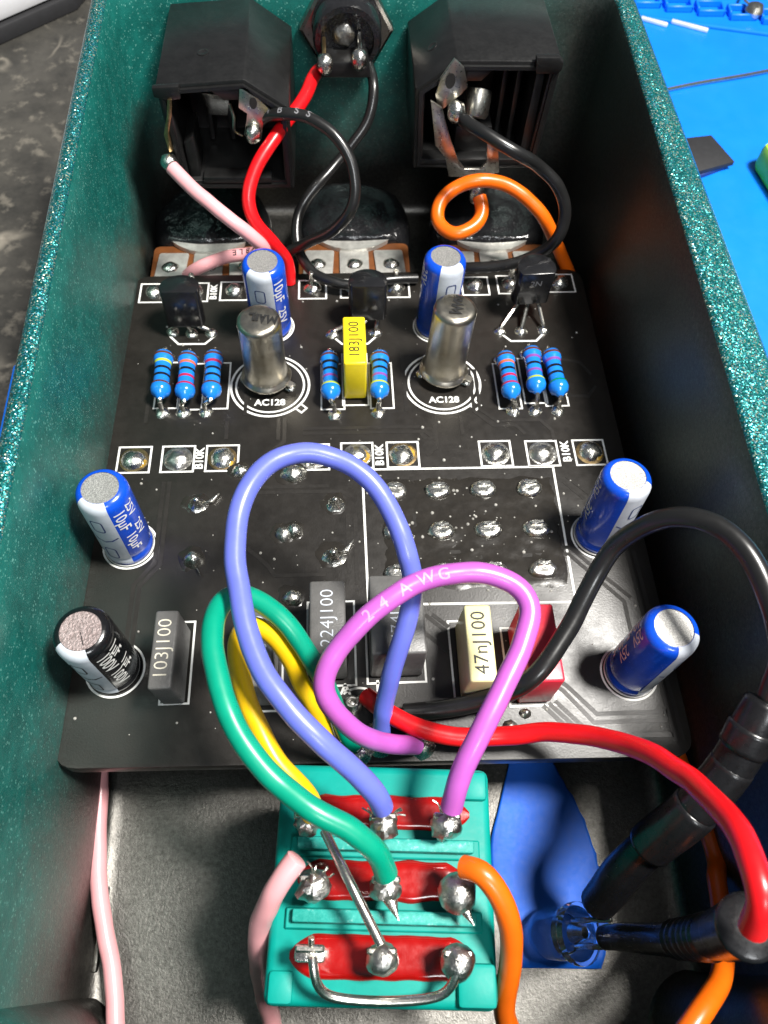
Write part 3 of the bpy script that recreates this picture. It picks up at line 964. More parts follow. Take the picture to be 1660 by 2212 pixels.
# other joints on the open part of the board
for i, (x, y, rx, ry, h, kd) in enumerate(((-12.3, -1.95, 1.0, 0.9, 0.9, 'dome'), (-6.5, -2.4, 1.5, 1.15, 1.1, 'dome'), (-16.7, -6.1, 1.15, 1.0, 1.3, 'peak'), (-1.9, -6.5, 1.1, 1.1, 1.4, 'peak'),
                                        (-16.6, -12.8, 1.05, 1.0, 1.3, 'dome'), (-7.4, -9.95, 1.0, 0.95, 0.8, 'dome'), (-6.3, -9.7, 0.95, 0.95, 1.1, 'dome'), (-2.2, -12.8, 1.35, 1.15, 1.3, 'peak'), (-6.4, -17.4, 1.1, 1.0, 0.9, 'dome'))):
    V, F = lathe([(1.0, 0.0), (0.85, 0.08), (0.5, 0.13), (0.1, 0.14)], (0, 0, 0), n=24, wob=0.24, seed=140 + i)
    add('flux_residue', [Vector((x - 0.2 + p.x * rx * 1.3, y + 0.25 + p.y * ry * 1.35, p.z)) for p in V], F, M['flux'], pcb, angle=80)
    blob(kd, x, y, rx, ry, h, 150 + i, M['solder'] if i != 5 else M['solder_dull'])
# little solder flags torn out of two joints
for (x, y, dx, dy) in ((-15.9, -5.9, 1.5, 1.0), (-1.4, -12.3, 1.4, 1.3), (-16.3, -13.5, 0.6, -1.2)):
    V, F = prism([(x, y - .25), (x + dx, y + dy), (x + dx * .55, y + dy * .2 - .3)], XY, 0.15, 0.55, 0.05)
    add('solder_spike', V, F, M['solder'], pcb)

# LED holes, wire holes along the front
silk('led_outline', ring(0.05, -29.2, 2.3, 0.22, ZS, 60, 130))
silk('led_outline', ring(0.35, -28.6, 2.6, 0.22, ZS, 230, 300))
silk_text('A', -1.25, -27.0, 1.5)
silk_text('K', 2.15, -26.8, 1.5)
for i, (x, y, r) in enumerate(((-0.6, -28.5, 0.95), (-2.35, -31.7, 0.75), (-0.75, -32.2, 1.0), (5.2, -32.05, 1.35), (1.2, -31.2, 1.0), (2.6, -29.3, 0.9), (14.0, -31.2, 0.8), (15.6, -29.9, 0.55))):
    blob('dome', x, y, r, r * 0.95, 0.7, 170 + i, M['solder_dull' if i in (0, 6, 7) else 'solder'])
tw = spline([(-0.6 + 0.55 * math.cos(t), -28.5 + 0.5 * math.sin(t), 0.5 + 0.05 * t) for t in [k * 0.7 for k in range(20)]] + [(0.3, -28.1, 1.4)], 0.2)
add('stripped_end', *sweep(tw, 0.17, 8), M['solder_dull'], pcb)

# transistor, resistor, capacitor and can outlines
for (cx, cy) in ((-19.3, 18.9), (0.75, 18.6), (21.95, 18.75)):
    silk('transistor_outline', ribbon([(cx - 2.6, cy + 0.2), (cx - 2.6, cy - 0.5), (cx - 1.5, cy - 1.75), (cx + 1.7, cy - 1.75), (cx + 2.8, cy - 0.5), (cx + 2.8, cy + 0.2)], 0.26, ZS))
for (cx, cy) in ((-9.42, 10.38), (11.14, 10.38)):
    silk('can_outline', ring(cx, cy, 4.62, 0.27, ZS))
    silk('can_outline', ring(cx, cy, 4.02, 0.24, ZS))
    silk('key_tab', ribbon([(cx + 3.1, cy - 3.55), (cx + 3.75, cy - 4.15), (cx + 4.35, cy - 3.5), (cx + 3.7, cy - 2.9)], 0.22, ZS))
    silk_text('AC128', cx + 0.05, cy - 2.6, 1.25)
for (x0, x1, y0, y1) in ((-4.85, -0.2, -26.6, -17.9), (0.9, 6.5, -26.5, -18.9), (-10.8, -7.2, -28.8, -20.3), (9.1, 12.6, -29.0, -20.4), (14.3, 18.7, -29.2, -21.3), (-0.8, 2.2, 7.2, 15.2), (-18.6, -15.9, -27.8, -19.6)):
    silk_box((x0 + x1) / 2, (y0 + y1) / 2, x1 - x0, y1 - y0, 0.2, name='capacitor_outline')

# tracks under the mask: low raised lines
TR = [[(-14.2, 2.6), (-14.2, 5.2)], [(-7.6, 5.5), (-7.6, 2.2), (-9.0, 0.8), (-9.0, -1.0)], [(-8.3, 5.5), (-8.3, 2.4)], [(12.9, 5.4), (12.9, 2.6)], [(14.6, 12.5), (14.6, 6.0), (16.6, 3.9), (19.2, 3.9), (20.2, 2.6)],
      [(15.3, 12.5), (15.3, 6.3), (17.0, 4.6), (22.2, 4.6), (23.4, 3.0), (23.4, 1.6)], [(-5.5, 3.2), (8.6, 3.2), (9.3, 2.4)], [(-5.5, 3.9), (8.0, 3.9)], [(9.8, 4.4), (9.8, 1.2), (8.5, -0.2)],
      [(-20.6, -3.0), (-20.6, -13.0), (-22.4, -15.4), (-22.4, -24.0)], [(-20.0, -3.0), (-20.0, -13.2), (-21.8, -15.6), (-21.8, -24.0)],
      [(-12.6, -4.0), (-2.6, -4.0)], [(-12.6, -4.7), (-1.2, -4.7), (-0.4, -5.4)], [(-11.2, -11.5), (-9.0, -13.6), (-8.2, -14.8), (-3.0, -14.8)], [(-0.6, -7.6), (-0.6, -14.8)], [(0.2, -7.6), (0.2, -16.0)],
      [(17.6, -12.4), (22.9, -12.4), (25.6, -15.6), (28.2, -18.4)], [(17.3, -13.2), (22.6, -13.2), (25.0, -16.0), (27.4, -18.8), (27.4, -22.5)],
      [(28.9, -13.0), (29.3, -33.0)], [(29.6, -13.0), (30.0, -33.0)], [(18.3, -25.9), (20.0, -27.4), (22.4, -30.2), (28.2, -30.2), (28.6, -29.6)], [(18.3, -26.7), (19.6, -27.9), (22.0, -31.0), (28.8, -31.0), (29.0, -30.0)],
      [(17.4, -29.2), (19.9, -32.0)], [(18.0, -29.0), (20.5, -31.8)], [(18.6, -28.8), (21.2, -31.7)], [(21.4, -32.2), (29.2, -32.4)], [(6.9, -19.6), (8.8, -21.4)], [(7.6, -19.6), (9.2, -21.0)], [(6.6, -21.4), (8.9, -23.6)],
      [(6.6, -16.8), (6.6, -3.0)], [(11.9, -3.0), (11.9, -8.0)], [(10.0, -12.6), (13.0, -12.6), (14.6, -11.4)], [(10.0, -13.3), (13.4, -13.3)], [(23.5, -4.0), (25.5, -6.4)], [(24.0, -3.4), (26.2, -5.8)], [(26.2, 14.0), (28.5, 13.4), (29.6, 11.4)], [(26.0, 8.2), (28.6, 8.0), (29.8, 9.6)], [(-23.5, 16.2), (-23.5, 5.0)], [(-12.2, 16.4), (-12.2, 6.0)], [(6.6, 15.4), (6.6, 6.2)]]
for t in TR:
    add('copper_track', *ribbon(t, 0.42, 0.002, h=0.03), M['track'], pcb, smooth=False)
V, F = ring(8.9, 2.9, 0.75, 0.35, 0.025)
add('via', V, F, M['track'], pcb, smooth=False)

# bubbles and crumbs of flux spattered over the mask
parts = []
rr = random.Random(5)
for k in range(330):
    if k < 170:
        x, y = rr.gauss(12, 6.5), rr.gauss(-9.5, 5.0)
    else:
        x, y = rr.uniform(-26.5, 30), rr.uniform(-32.5, 28)
    if not (-26.8 < x < 30.2 and -33 < y < 28.5):
        continue
    r = rr.choice((0.05, 0.06, 0.07, 0.08, 0.1, 0.13, 0.17)) * (1.25 if k < 170 else 1.0)
    parts.append(lathe([(r, 0), (r * 0.9, r * 0.45), (r * 0.45, r * 0.85)], (x, y, 0.0), n=7))
sp = add('flux_specks', *merge(parts), M['speck'], pcb)
sp['kind'] = 'stuff'

# ------------------------------------------------------------------ electrolytic capacitors
def electrolytic(label, base, top, stripe_deg, black=False, text=(), H=11.3, alu='alu'):
    b, t = Vector(base), Vector(top)
    a = (t - b).normalized()
    x = Vector((1, 0, 0))
    x = (x - a * x.dot(a)).normalized()
    y = a.cross(x)
    root = thing('electrolytic_capacitor', label, 'capacitor', b, 'electrolytic capacitors')
    R0 = 2.46

    def cyl(ang, h, r=R0):
        return b + a * h + (x * math.cos(ang) + y * math.sin(ang)) * r
    prof = [(2.2, 0.25), (2.42, 0.35), (2.46, 0.7), (2.46, 1.2), (2.33, 1.5), (2.46, 1.85), (2.46, 10.2), (2.40, 10.65), (2.22, 11.0), (1.95, 11.2), (1.72, 11.26)]

    def ring_pts(profile, a0, a1, n, dr):
        V, F = [], []
        for (r, h) in profile:
            for k in range(n + 1):
                V.append(cyl(a0 + (a1 - a0) * k / n, h + (dr * 0.6 if r < 2.3 and h > 5 else 0), r + dr))
        for i in range(len(profile) - 1):
            for k in range(n):
                j = i * (n + 1) + k
                F.append((j, j + 1, j + n + 2, j + n + 1))
        return V, F
    sl = add('sleeve', *ring_pts(prof, 0, 2 * math.pi, 40, 0.0), M['sleeve_black' if black else 'sleeve_blue'], root, angle=60)
    # crimped lower end and rubber bung
    V, F = [], []
    add('base_ring', *ring_pts([(2.1, 0.05), (2.52, 0.1), (2.56, 0.2), (2.5, 0.32)], 0, 2 * math.pi, 36, 0.0), M['silk'] if not black else M['sleeve_black'], root)
    Vd, Fd = [], []
    n = 36
    for r, h in ((1.78, 11.18), (1.2, 11.17), (0.6, 11.16)):
        for k in range(n):
            Vd.append(cyl(2 * math.pi * k / n, h, r))
    for i in range(2):
        for k in range(n):
            Fd.append((i * n + k, i * n + (k + 1) % n, (i + 1) * n + (k + 1) % n, (i + 1) * n + k))
    Fd.append(tuple(2 * n + k for k in range(n)))
    can = add('aluminium_top', Vd, Fd, M[alu], root)
    if black:
        q = [cyl(2.2, 11.2, 0.1), cyl(-1.25, 11.2, 1.3), cyl(-1.32, 11.2, 1.3), cyl(2.3, 11.2, 0.18)]
        add('vent_score', q, [(0, 1, 2, 3)], M['ink_black'], can, smooth=False)
    sd = math.radians(stripe_deg)
    half = math.radians(37)
    st = add('stripe', *ring_pts([p for p in prof if p[1] > 0.4], sd - half, sd + half, 14, 0.025), M['stripe'], root, angle=60)

    def on_stripe(u, v):   # u around, v along the axis
        return cyl(sd + u / R0, v, R0 + 0.055)

    def outline(pts, w):
        V, F = ribbon(pts, w, 0, closed=True)
        return [on_stripe(p[0], p[1]) for p in V], F
    for zc in (8.1, 2.9):
        add('minus_mark', *outline(rounded_poly([(-0.55, zc - 0.95), (0.55, zc - 0.95), (0.55, zc + 0.95), (-0.55, zc + 0.95)], 0.35), 0.13), M['ink_dark' if not black else 'ink_black'], st, smooth=False)
    V, F = ribbon([(-1.4, 6.0), (-0.7, 5.5), (0, 5.25), (0.7, 5.5), (1.4, 6.0)], 0.16, 0)
    add('chevron', [on_stripe(p[0], p[1]) for p in V], F, M['ink_dark' if not black else 'ink_black'], st, smooth=False)
    for s, deg, zc, size in text:
        td = math.radians(deg)
        # reads from the top of the can downwards
        print_on('printed_text', s, size, lambda u, v: cyl(td + v / R0, zc - u, R0 + 0.04), M['silk'], sl, 0.01, cut=0.22)
    return root


tx = lambda d: (('10\u00b5F', d, 8.4, 1.65), ('25V', d + 30, 9.2, 1.4), ('10\u00b5F', d + 4, 4.4, 1.5), ('25V', d + 32, 5.6, 1.4))
electrolytic('blue electrolytic capacitor on the left board edge with 10 microfarad print', (-23.29, -10.81, 0), (-23.23, -10.9, 11.3), -108, text=tx(-52))
electrolytic('black electrolytic capacitor with pinkish top at the front left of the board', (-23.06, -24.24, 0), (-22.85, -24.87, 11.3), -108, black=True, alu='alu_pink',
             text=(('100V', -50, 8.2, 1.75), ('1\u00b5F', -20, 9.0, 1.6), ('100V', -48, 4.2, 1.6), ('1\u00b5F', -18, 5.4, 1.5)))
electrolytic('blue electrolytic capacitor on the right board edge, behind the black looped wire', (26.03, -11.12, 0), (26.06, -10.76, 11.3), -62, text=tx(150) + tx(20)[:2])
electrolytic('blue electrolytic capacitor at the front right corner with brightly lit top', (26.29, -26.3, 0), (26.73, -26.23, 11.3), -55, text=tx(150) + tx(20)[:2])
electrolytic('blue electrolytic capacitor standing behind the left metal can', (-9.48, 19.91, 0), (-9.49, 18.97, 11.3), -102, text=(('10\u00b5F', -48, 8.4, 1.8), ('25V', -46, 4.2, 1.6)))
electrolytic('blue electrolytic capacitor standing behind the right metal can', (11.04, 19.6, 0), (11.3, 19.53, 11.3), -72, text=tx(170)[:2] + tx(0)[:2])
for (x, y) in ((-23.29, -10.81), (-23.06, -24.24), (26.03, -11.12), (26.29, -26.3), (-9.48, 19.91), (11.04, 19.6)):
    silk('capacitor_outline', ring(x, y, 2.72, 0.2, ZS))

# ------------------------------------------------------------------ germanium transistors in metal cans
def metal_can(label, base, top, scr, rot):
    b, t = Vector(base), Vector(top)
    a = (t - b).normalized()
    H = (t - b).length
    root = thing('can_transistor', label, 'transistor', (b.x, b.y, 0), 'metal can transistors')
    prof = [(1.6, 0.0), (2.85, 0.02), (2.95, 0.2), (2.9, 0.42), (2.62, 0.62), (2.48, 1.0), (2.42, 1.6), (2.40, H - 0.95), (2.42, H - 0.7), (2.34, H - 0.35), (2.12, H - 0.1), (1.8, H), (1.0, H + 0.03), (0.2, H + 0.04)]
    c = add('can', *lathe(prof, b, a, n=40, wob=0.008, seed=2), M['can'], root, angle=55)
    for (dx, dy) in ((-2.4, 0.3), (2.6, -0.9), (0.4, 2.2)):
        add('leg', *sweep([Vector((b.x + dx * 0.4, b.y + dy * 0.4, b.z + 0.1)), Vector((b.x + dx * 0.8, b.y + dy * 0.8, 0.6)), Vector((b.x + dx, b.y + dy, 0.0))], 0.24, 8), M['lead'], root)
        blob('dome', b.x + dx * 1.05, b.y + dy * 1.05, 0.75, 0.7, 0.45, int(dx * 10), M['solder'], 'solder_foot', parent=root)
    add('key_tab', *rbox((b.x + 2.75, b.y - 1.55, b.z + 0.25), (1.1, 0.9, 0.3), 0.08, 1, Matrix.Rotation(-0.6, 3, 'Z')), M['can'], root)
    x = Vector((1, 0, 0))
    x = (x - a * x.dot(a)).normalized()
    y = a.cross(x)
    top_c = b + a * (H + 0.10)
    parts = []
    for stroke in scr:
        V, F = ribbon(stroke, 0.3, 0)
        cs, sn = math.cos(rot), math.sin(rot)
        parts.append(([top_c + x * (p[0] * cs - p[1] * sn) + y * (p[0] * sn + p[1] * cs) for p in V], F))
    add('marker_scribble', *merge(parts), M['ink_black'], c, smooth=False)
    return root


MAIL = [[(-1.6, -0.5), (-1.45, 0.55), (-1.1, -0.1), (-0.75, 0.55), (-0.6, -0.5)], [(-0.35, -0.5), (-0.05, 0.55), (0.2, -0.5)], [(-0.22, -0.1), (0.12, -0.1)], [(0.5, -0.5), (0.55, 0.5)], [(0.9, 0.5), (0.9, -0.5), (1.45, -0.45)]]
HAM = [[(-1.55, -0.5), (-1.5, 0.5)], [(-1.0, -0.5), (-0.95, 0.5)], [(-1.55, 0.0), (-0.95, 0.05)], [(-0.75, -0.5), (-0.4, 0.5), (-0.1, -0.5)], [(0.05, -0.5), (0.2, 0.6), (0.6, -0.1), (0.95, 0.6), (1.2, -0.5)]]
metal_can('dull metal can transistor at left with a four letter scribble on top', (-9.77, 11.12, 0.9), (-9.35, 11.1, 10.3), MAIL, math.pi - 0.1)
metal_can('tarnished metal can transistor at right with a short scribble on top', (11.36, 11.6, 0.9), (11.76, 11.87, 11.0), HAM, -1.9)

# ------------------------------------------------------------------ resistors
BROWN, BLACK, RED, YEL, ORA, GRN, VIO = (0.10, 0.03, 0.015), (0.006, 0.006, 0.01), (0.40, 0.015, 0.06), (0.42, 0.56, 0.04), (0.60, 0.13, 0.06), (0.0, 0.22, 0.10), (0.20, 0.06, 0.30)
_bm = {}


def band_mat(c):
    if c not in _bm:
        _bm[c] = plain('band_%d' % len(_bm), c, 0.3, coat=0.4, vary=0.05)
    return _bm[c]


def resistor(label, p_top, p_bot, pad, bands):
    a0, b0 = Vector(p_top), Vector(p_bot)
    a0.z, b0.z = 2.25, 2.05
    ax = (b0 - a0).normalized()
    mid = (a0 + b0) / 2
    L = 6.3
    s = mid - ax * L / 2
    root = thing('resistor', label, 'resistor', (mid.x, mid.y, 0), 'blue axial resistors')
    prof = [(0.25, -0.25), (0.55, 0.0), (0.98, 0.25), (1.15, 0.75), (1.12, 1.3), (0.95, 1.65), (0.92, 2.2), (0.92, 4.1), (0.95, 4.65), (1.12, 5.0), (1.17, 5.55), (1.0, 6.05), (0.6, 6.35), (0.3, 6.75)]
    body = add('body', *lathe(prof, s, ax, n=28, wob=0.01, seed=int(mid.x)), M['resin_blue'], root, angle=60)

    def rad(h):
        for (r0, h0), (r1, h1) in zip(prof, prof[1:]):
            if h0 <= h <= h1:
                return r0 + (r1 - r0) * (h - h0) / (h1 - h0)
        return 1.0
    for h, c in zip((0.75, 1.75, 2.75, 3.75, 4.95), bands):
        w = 0.17
        add('colour_band', *lathe([(rad(h - w) + 0.02, h - w), (rad(h) + 0.028, h), (rad(h + w) + 0.02, h + w)], s, ax, n=28, cap0=False, cap1=False), band_mat(c), body)
    e = s + ax * 6.7
    pd = Vector((pad[0], pad[1] - 0.5, 0))
    add('lead', *sweep(spline([e - ax * 0.3, e + ax * 0.25, Vector((pd.x, pd.y + 0.15, 1.3)), pd], 0.2), 0.27, 8), M['lead'], root)
    q = s - ax * 0.3
    add('lead', *sweep(spline([q + ax * 0.3, q - ax * 0.35, Vector((q.x, q.y + 0.75, 1.2)), Vector((q.x, q.y + 0.85, 0))], 0.2), 0.27, 8), M['lead'], root)
    blob('dome', pd.x, pd.y, 0.85, 0.85, 0.42, int(mid.x * 3), M['solder'], 'solder_foot', parent=root)
    blob('dome', q.x, q.y + 0.85, 0.8, 0.8, 0.35, int(mid.x * 5), M['solder'], 'solder_foot', parent=root)
    silk_box(mid.x + 0.25, mid.y + 0.1, 2.7, 7.0, 0.2, name='resistor_outline')
    return root


RS = [([-21.75, 13.64], [-21.64, 7.54], [-21.71, 7.07], (BROWN, YEL, BLACK, BLACK, BROWN), 'blue resistor with a yellow band, leftmost of the row of three at left'),
      ([-18.9, 13.45], [-18.86, 7.22], [-19.28, 7.02], (BROWN, ORA, BLACK, RED, RED), 'blue resistor with red and orange bands, middle of the three at left'),
      ([-15.89, 13.54], [-15.87, 7.29], [-16.73, 7.05], (BROWN, RED, BLACK, BLACK, BROWN), 'blue resistor nearest the left metal can, right of the three at left'),
      ([-2.3, 13.17], [-2.2, 6.89], [-1.84, 6.39], (BROWN, BLACK, BLACK, VIO, YEL), 'blue resistor directly left of the yellow box capacitor'),
      ([3.71, 13.36], [3.39, 6.78], [3.29, 6.55], (BROWN, BLACK, BLACK, VIO, YEL), 'blue resistor directly right of the yellow box capacitor'),
      ([18.69, 12.67], [18.81, 6.74], [19.28, 6.49], (BROWN, ORA, BLACK, RED, RED), 'blue resistor with two red bands, leftmost of the three at right'),
      ([22.02, 13.71], [21.86, 7.22], [21.87, 6.43], (BROWN, VIO, BLACK, VIO, YEL), 'blue resistor with a yellow band, middle of the three at right'),
      ([24.31, 12.86], [24.51, 7.16], [24.57, 6.38], (BROWN, VIO, BLACK, BLACK, GRN), 'blue resistor with a green band, rightmost of the three at right')]
for a, b, c, bands, lab in RS:
    resistor(lab, (a[0], a[1], 2.2), (b[0], b[1], 2.0), c, bands)

# ------------------------------------------------------------------ small plastic transistors
def to92(label, cx, face_y, pads, lean=0.0, H=5.1, z0=1.9, print_s=None, rz=0.0):
    root = thing('plastic_transistor', label, 'transistor', (cx, face_y + 1.2, 0), 'black half-round transistors')
    R = 2.35
    prof = [(-1.95, 0.0), (1.95, 0.0)] + [(R * math.cos(math.radians(a)), 1.15 + R * math.sin(math.radians(a)) * 0.98) for a in range(-22, 203, 15)]
    rot = Matrix.Rotation(-lean, 3, 'X') @ Matrix.Rotation(rz, 3, 'Z')
    o = Vector((cx, face_y, z0))
    f = lambda u, v, w: o + rot @ Vector((u, v, w))
    V, F = prism(prof, f, 0.0, H, 0.14)
    body = add('body', V, F, M['black_epoxy'], root, angle=35)
    if print_s:
        for k, s in enumerate(print_s):
            print_on('printed_text', s, 1.15, lambda u, v: o + rot @ Vector((u, -0.02, H * 0.68 - k * 1.3 + v)), M['ink_soft'], body, 0.0)
    for k, (px, py) in enumerate(pads):
        top = o + rot @ Vector(((k - 1) * 1.27, 1.0, 0.1))
        add('leg', *sweep(spline([top, top + Vector((0, 0, -0.7)), Vector((px, py, 0.5)), Vector((px, py, 0))], 0.3), 0.26, 8), M['lead'], root)
        blob('dome', px, py, 0.85, 0.8, 0.5, k + int(cx), M['solder'], 'solder_foot', parent=root)
    return root


to92('glossy black half-round transistor at the back left board corner', -19.7, 18.1, ((-21.7, 19.2), (-19.35, 18.9), (-16.95, 18.9)), 0.12)
to92('black half-round transistor behind the yellow box capacitor', 2.5, 18.9, ((-1.9, 18.5), (0.75, 18.6), (3.5, 18.7)), 0.1)
to92('black half-round transistor with faint print at the back right board corner', 22.9, 20.6, ((19.2, 18.7), (21.95, 18.7), (24.75, 18.85)), -0.05, z0=2.7, print_s=('2N',), rz=0.06)

# ------------------------------------------------------------------ box film capacitors
def film(label, x0, x1, y0, y1, H, m, s, ink, size, rz=0.0, shear=(0.0, 0.0), bold=0.0, off=0.0):
    cx, cy = (x0 + x1) / 2, (y0 + y1) / 2
    root = thing('film_capacitor', label, 'capacitor', (cx, cy, 0), 'box film capacitors')
    R = Matrix.Rotation(rz, 3, 'Z')
    V, F = rbox((0, 0, H / 2 + 0.15), (x1 - x0, y1 - y0, H - 0.3), 0.26, 3)
    mp = lambda v: Vector((cx, cy, 0)) + R @ Vector((v[0], v[1], 0)) + Vector((shear[0] * v[2] / H, shear[1] * v[2] / H, v[2]))
    b = add('case', [mp(v) for v in V], F, m, root, angle=50)
    for q in (-0.32, 0.32):
        p = mp((0, (y1 - y0) * q, 0.4))
        add('leg', *sweep([p, Vector((p.x, p.y, 0.0))], 0.28, 8), M['lead'], root)
    if s:
        print_on('printed_text', s, size, lambda u, v: mp((-v + off, u, H + 0.03)), ink, b, bold)
    return root


film('dark grey box capacitor with pale print at the front left of the board', -18.25, -16.15, -27.9, -20.6, 6.5, M['grey_box'], '103J100', M['ink_grey'], 1.75, 0.0, (0.05, -0.55), bold=-0.01)
film('yellow box capacitor standing between two resistors', -0.65, 1.95, 7.9, 15.1, 6.5, M['yellow_box'], '183J100', M['ink_black'], 1.7)
film('grey box capacitor with thin white print at the middle of the board', -4.35, -1.05, -26.1, -18.6, 6.5, M['grey_box'], '224J100', M['stripe'], 1.75, bold=-0.012)
film('wide grey box capacitor behind the violet and magenta wires', 1.15, 6.15, -26.0, -18.2, 6.5, M['grey_box'], '474J100', M['stripe'], 1.75, bold=-0.012)
film('grey box capacitor half hidden behind the yellow and violet wires', -10.4, -7.6, -28.4, -20.8, 6.2, M['grey_box'], '104J100', M['stripe'], 1.7, bold=-0.012)
film('cream box capacitor printed 47n near the front of the board', 9.65, 12.1, -28.3, -21.0, 6.5, M['cream_box'], '47nJ100', M['ink_black'], 1.85, -0.02, (0.1, -0.5))
film('red box capacitor under the black wire', 14.9, 18.1, -29.0, -21.6, 6.5, M['red_box'], None, None, 1)

# ------------------------------------------------------------------ footswitch
FS_R = Matrix.Rotation(math.radians(-3.9), 3, 'Z')
FS_O = Vector((1.45, -43.85, 0))
fs = lambda x, y, z: FS_O + FS_R @ Vector((x, y, 0)) + Vector((0, 0, z))
sw = thing('foot_switch', 'teal footswitch with red resin strips and nine soldered lugs', 'footswitch', FS_O + Vector((0, 0, -16)))
ZT = 5.0
V, F = rbox((0, 0, 0), (17.3, 17.2, 12.4), 0.7, 3)
add('body', [fs(v[0], v[1], v[2] + ZT - 6.2) for v in V], F, M['teal_plastic'], sw, angle=40)
add('bushing', *lathe([(5.9, -16.0), (5.9, -8.5), (5.6, -8.0), (5.6, -7.0)], FS_O, n=32), M['steel'], sw)
add('nut', *lathe([(8.0, -15.9), (8.0, -13.9)], FS_O, n=6), M['steel'], sw, angle=20)
# raised corner blocks, side steps and the two dividing ridges
for i, (x, y, w, h, t) in enumerate(((7.2, 7.1, 2.3, 2.3, 0.55), (7.0, -7.0, 2.9, 2.9, 0.65), (-7.4, -7.4, 1.9, 2.2, 0.25))):
    V, F = rbox((0, 0, 0), (w, h, t + 0.4), 0.35, 2)
    add('corner_block', [fs(v[0] + x, v[1] + y, v[2] + ZT + t / 2 - 0.2) for v in V], F, M['teal_plastic'], sw)
for y in (2.32, -2.75):
    V, F = rbox((0, 0, 0), (13.9, 0.95, 1.3), 0.18, 2)
    add('ridge', [fs(v[0] + 0.1, v[1] + y, v[2] + ZT + 0.55) for v in V], F, M['teal_scuff'], sw)
    V, F = rbox((0, 0, 0), (15.0, 1.5, 0.5), 0.12, 1)
    add('ridge_foot', [fs(v[0] + 0.1, v[1] + y - 0.15, v[2] + ZT + 0.12) for v in V], F, M['teal_plastic'], sw)
# red resin strips, uneven outline
for i, (yc, xl, xr, hh) in enumerate(((4.9, -6.6, 6.9, 1.45), (-0.15, -6.7, 6.6, 1.6), (-5.35, -6.9, 6.9, 1.65))):
    n = 40
    up = [(xl + (xr - xl) * k / n, yc + hh * (0.9 + 0.12 * noise.noise(Vector((k * 0.17, i * 5, 0)))) * min(1, 4.0 * math.sqrt(max(0.004, min(k / n, 1 - k / n))) * 0.72)) for k in range(n + 1)]
    dn = [(xl + (xr - xl) * k / n, yc - hh * (0.9 + 0.12 * noise.noise(Vector((k * 0.17, i * 5 + 2, 4)))) * min(1, 4.0 * math.sqrt(max(0.004, min(k / n, 1 - k / n))) * 0.72)) for k in range(n + 1)]
    V, F = [], []
    prof = [(0.0, 0.0), (0.04, 0.28), (0.14, 0.42), (0.3, 0.46), (0.5, 0.40), (0.7, 0.46), (0.86, 0.42), (0.96, 0.28), (1.0, 0.0)]
    for k in range(n + 1):
        e = min(1, 8 * min(k / n, 1 - k / n) + 0.15)
        for t, z in prof:
            V.append(fs(up[k][0], dn[k][1] + (up[k][1] - dn[k][1]) * t, ZT + z * e * 0.9 + 0.005))
    m_ = len(prof)
    for k in range(n):
        for q in range(m_ - 1):
            F.append((k * m_ + q, k * m_ + q + 1, (k + 1) * m_ + q + 1, (k + 1) * m_ + q))
    F.append(tuple(range(m_)))
    F.append(tuple(n * m_ + q for q in range(m_)))
    add('resin_strip', V, F, M['red_resin'], sw, angle=70)
# nine lugs with their solder
LUG = [(-4.3, -39.8, 0), (1.5, -40.1, 1), (6.4, -40.3, 2), (-3.85, -44.2, 3), (1.5, -44.5, 4), (6.8, -45.1, 5), (-4.1, -48.7, 6), (1.0, -49.1, 7), (6.4, -49.5, 8)]
for x, y, i in LUG:
    lug = add('lug', *rbox((x, y + 0.25, ZT + 1.9), (2.1, 0.55, 4.0), 0.15, 1, FS_R), M['lead'], sw)
    if i == 6:
        V, F = rbox((x, y - 0.1, ZT + 2.6), (2.2, 1.0, 2.2), 0.3, 2, FS_R)
        add('solder', V, F, M['solder'], lug)
        add('solder_point', *sweep([Vector((x + .1, y + .3, ZT + 3.6)), Vector((x + .15, y + .9, ZT + 4.4))], 0.22, 8), M['solder'], lug)
        continue
    sz = {0: 0.95, 1: 1.1, 2: 1.15, 3: 1.2, 4: 1.05, 5: 1.4, 7: 1.12, 8: 1.2}[i]
    smooth = i in (7, 8, 5)
    V, F = lathe([(0.35, -1.6), (0.75, -1.1), (1.0, -0.5), (1.05, 0.1), (0.9, 0.65), (0.6, 1.0), (0.15, 1.15)], (0, 0, 0), n=20, wob=0.13 if smooth else 0.38, seed=200 + i)
    add('solder', [Vector((x + p.x * sz, y - 0.25 + p.y * sz * 0.95, ZT + 3.0 + p.z * sz * 0.9)) for p in V], F, M['solder_dull'], lug, angle=80 if smooth else 35)
    if i in (4, 5):
        dx, dy = {4: (0.75, -1.9), 5: (0.9, -1.9)}[i]
        V, F = lathe([(0.62, 0.0), (0.42, 0.6), (0.2, 1.2), (0.03, 1.75)], (x + dx * 0.25, y - 0.3 + dy * 0.3, ZT + 3.0), (dx, dy, 0.25), n=12, wob=0.1, seed=i)
        add('solder_spike', V, F, M['solder'], lug, angle=60)
    if i in (3, 1, 2, 0):
        for q in range(6):
            a = RND.uniform(0.2, 2.9)
            p0 = Vector((x + 0.9 * math.cos(a), y + 0.1 + 0.5 * math.sin(a), ZT + 3.3))
            p1 = p0 + Vector((0.9 * math.cos(a) + RND.uniform(-.3, .3), 0.7 * math.sin(a) + RND.uniform(-.2, .3), RND.uniform(0.1, 0.9)))
            add('wire_strand', *sweep(spline([p0, (p0 + p1) / 2 + Vector((RND.uniform(-.2, .2), RND.uniform(-.2, .2), 0.2)), p1], 0.15), 0.07, 6), M['lead'], lug)

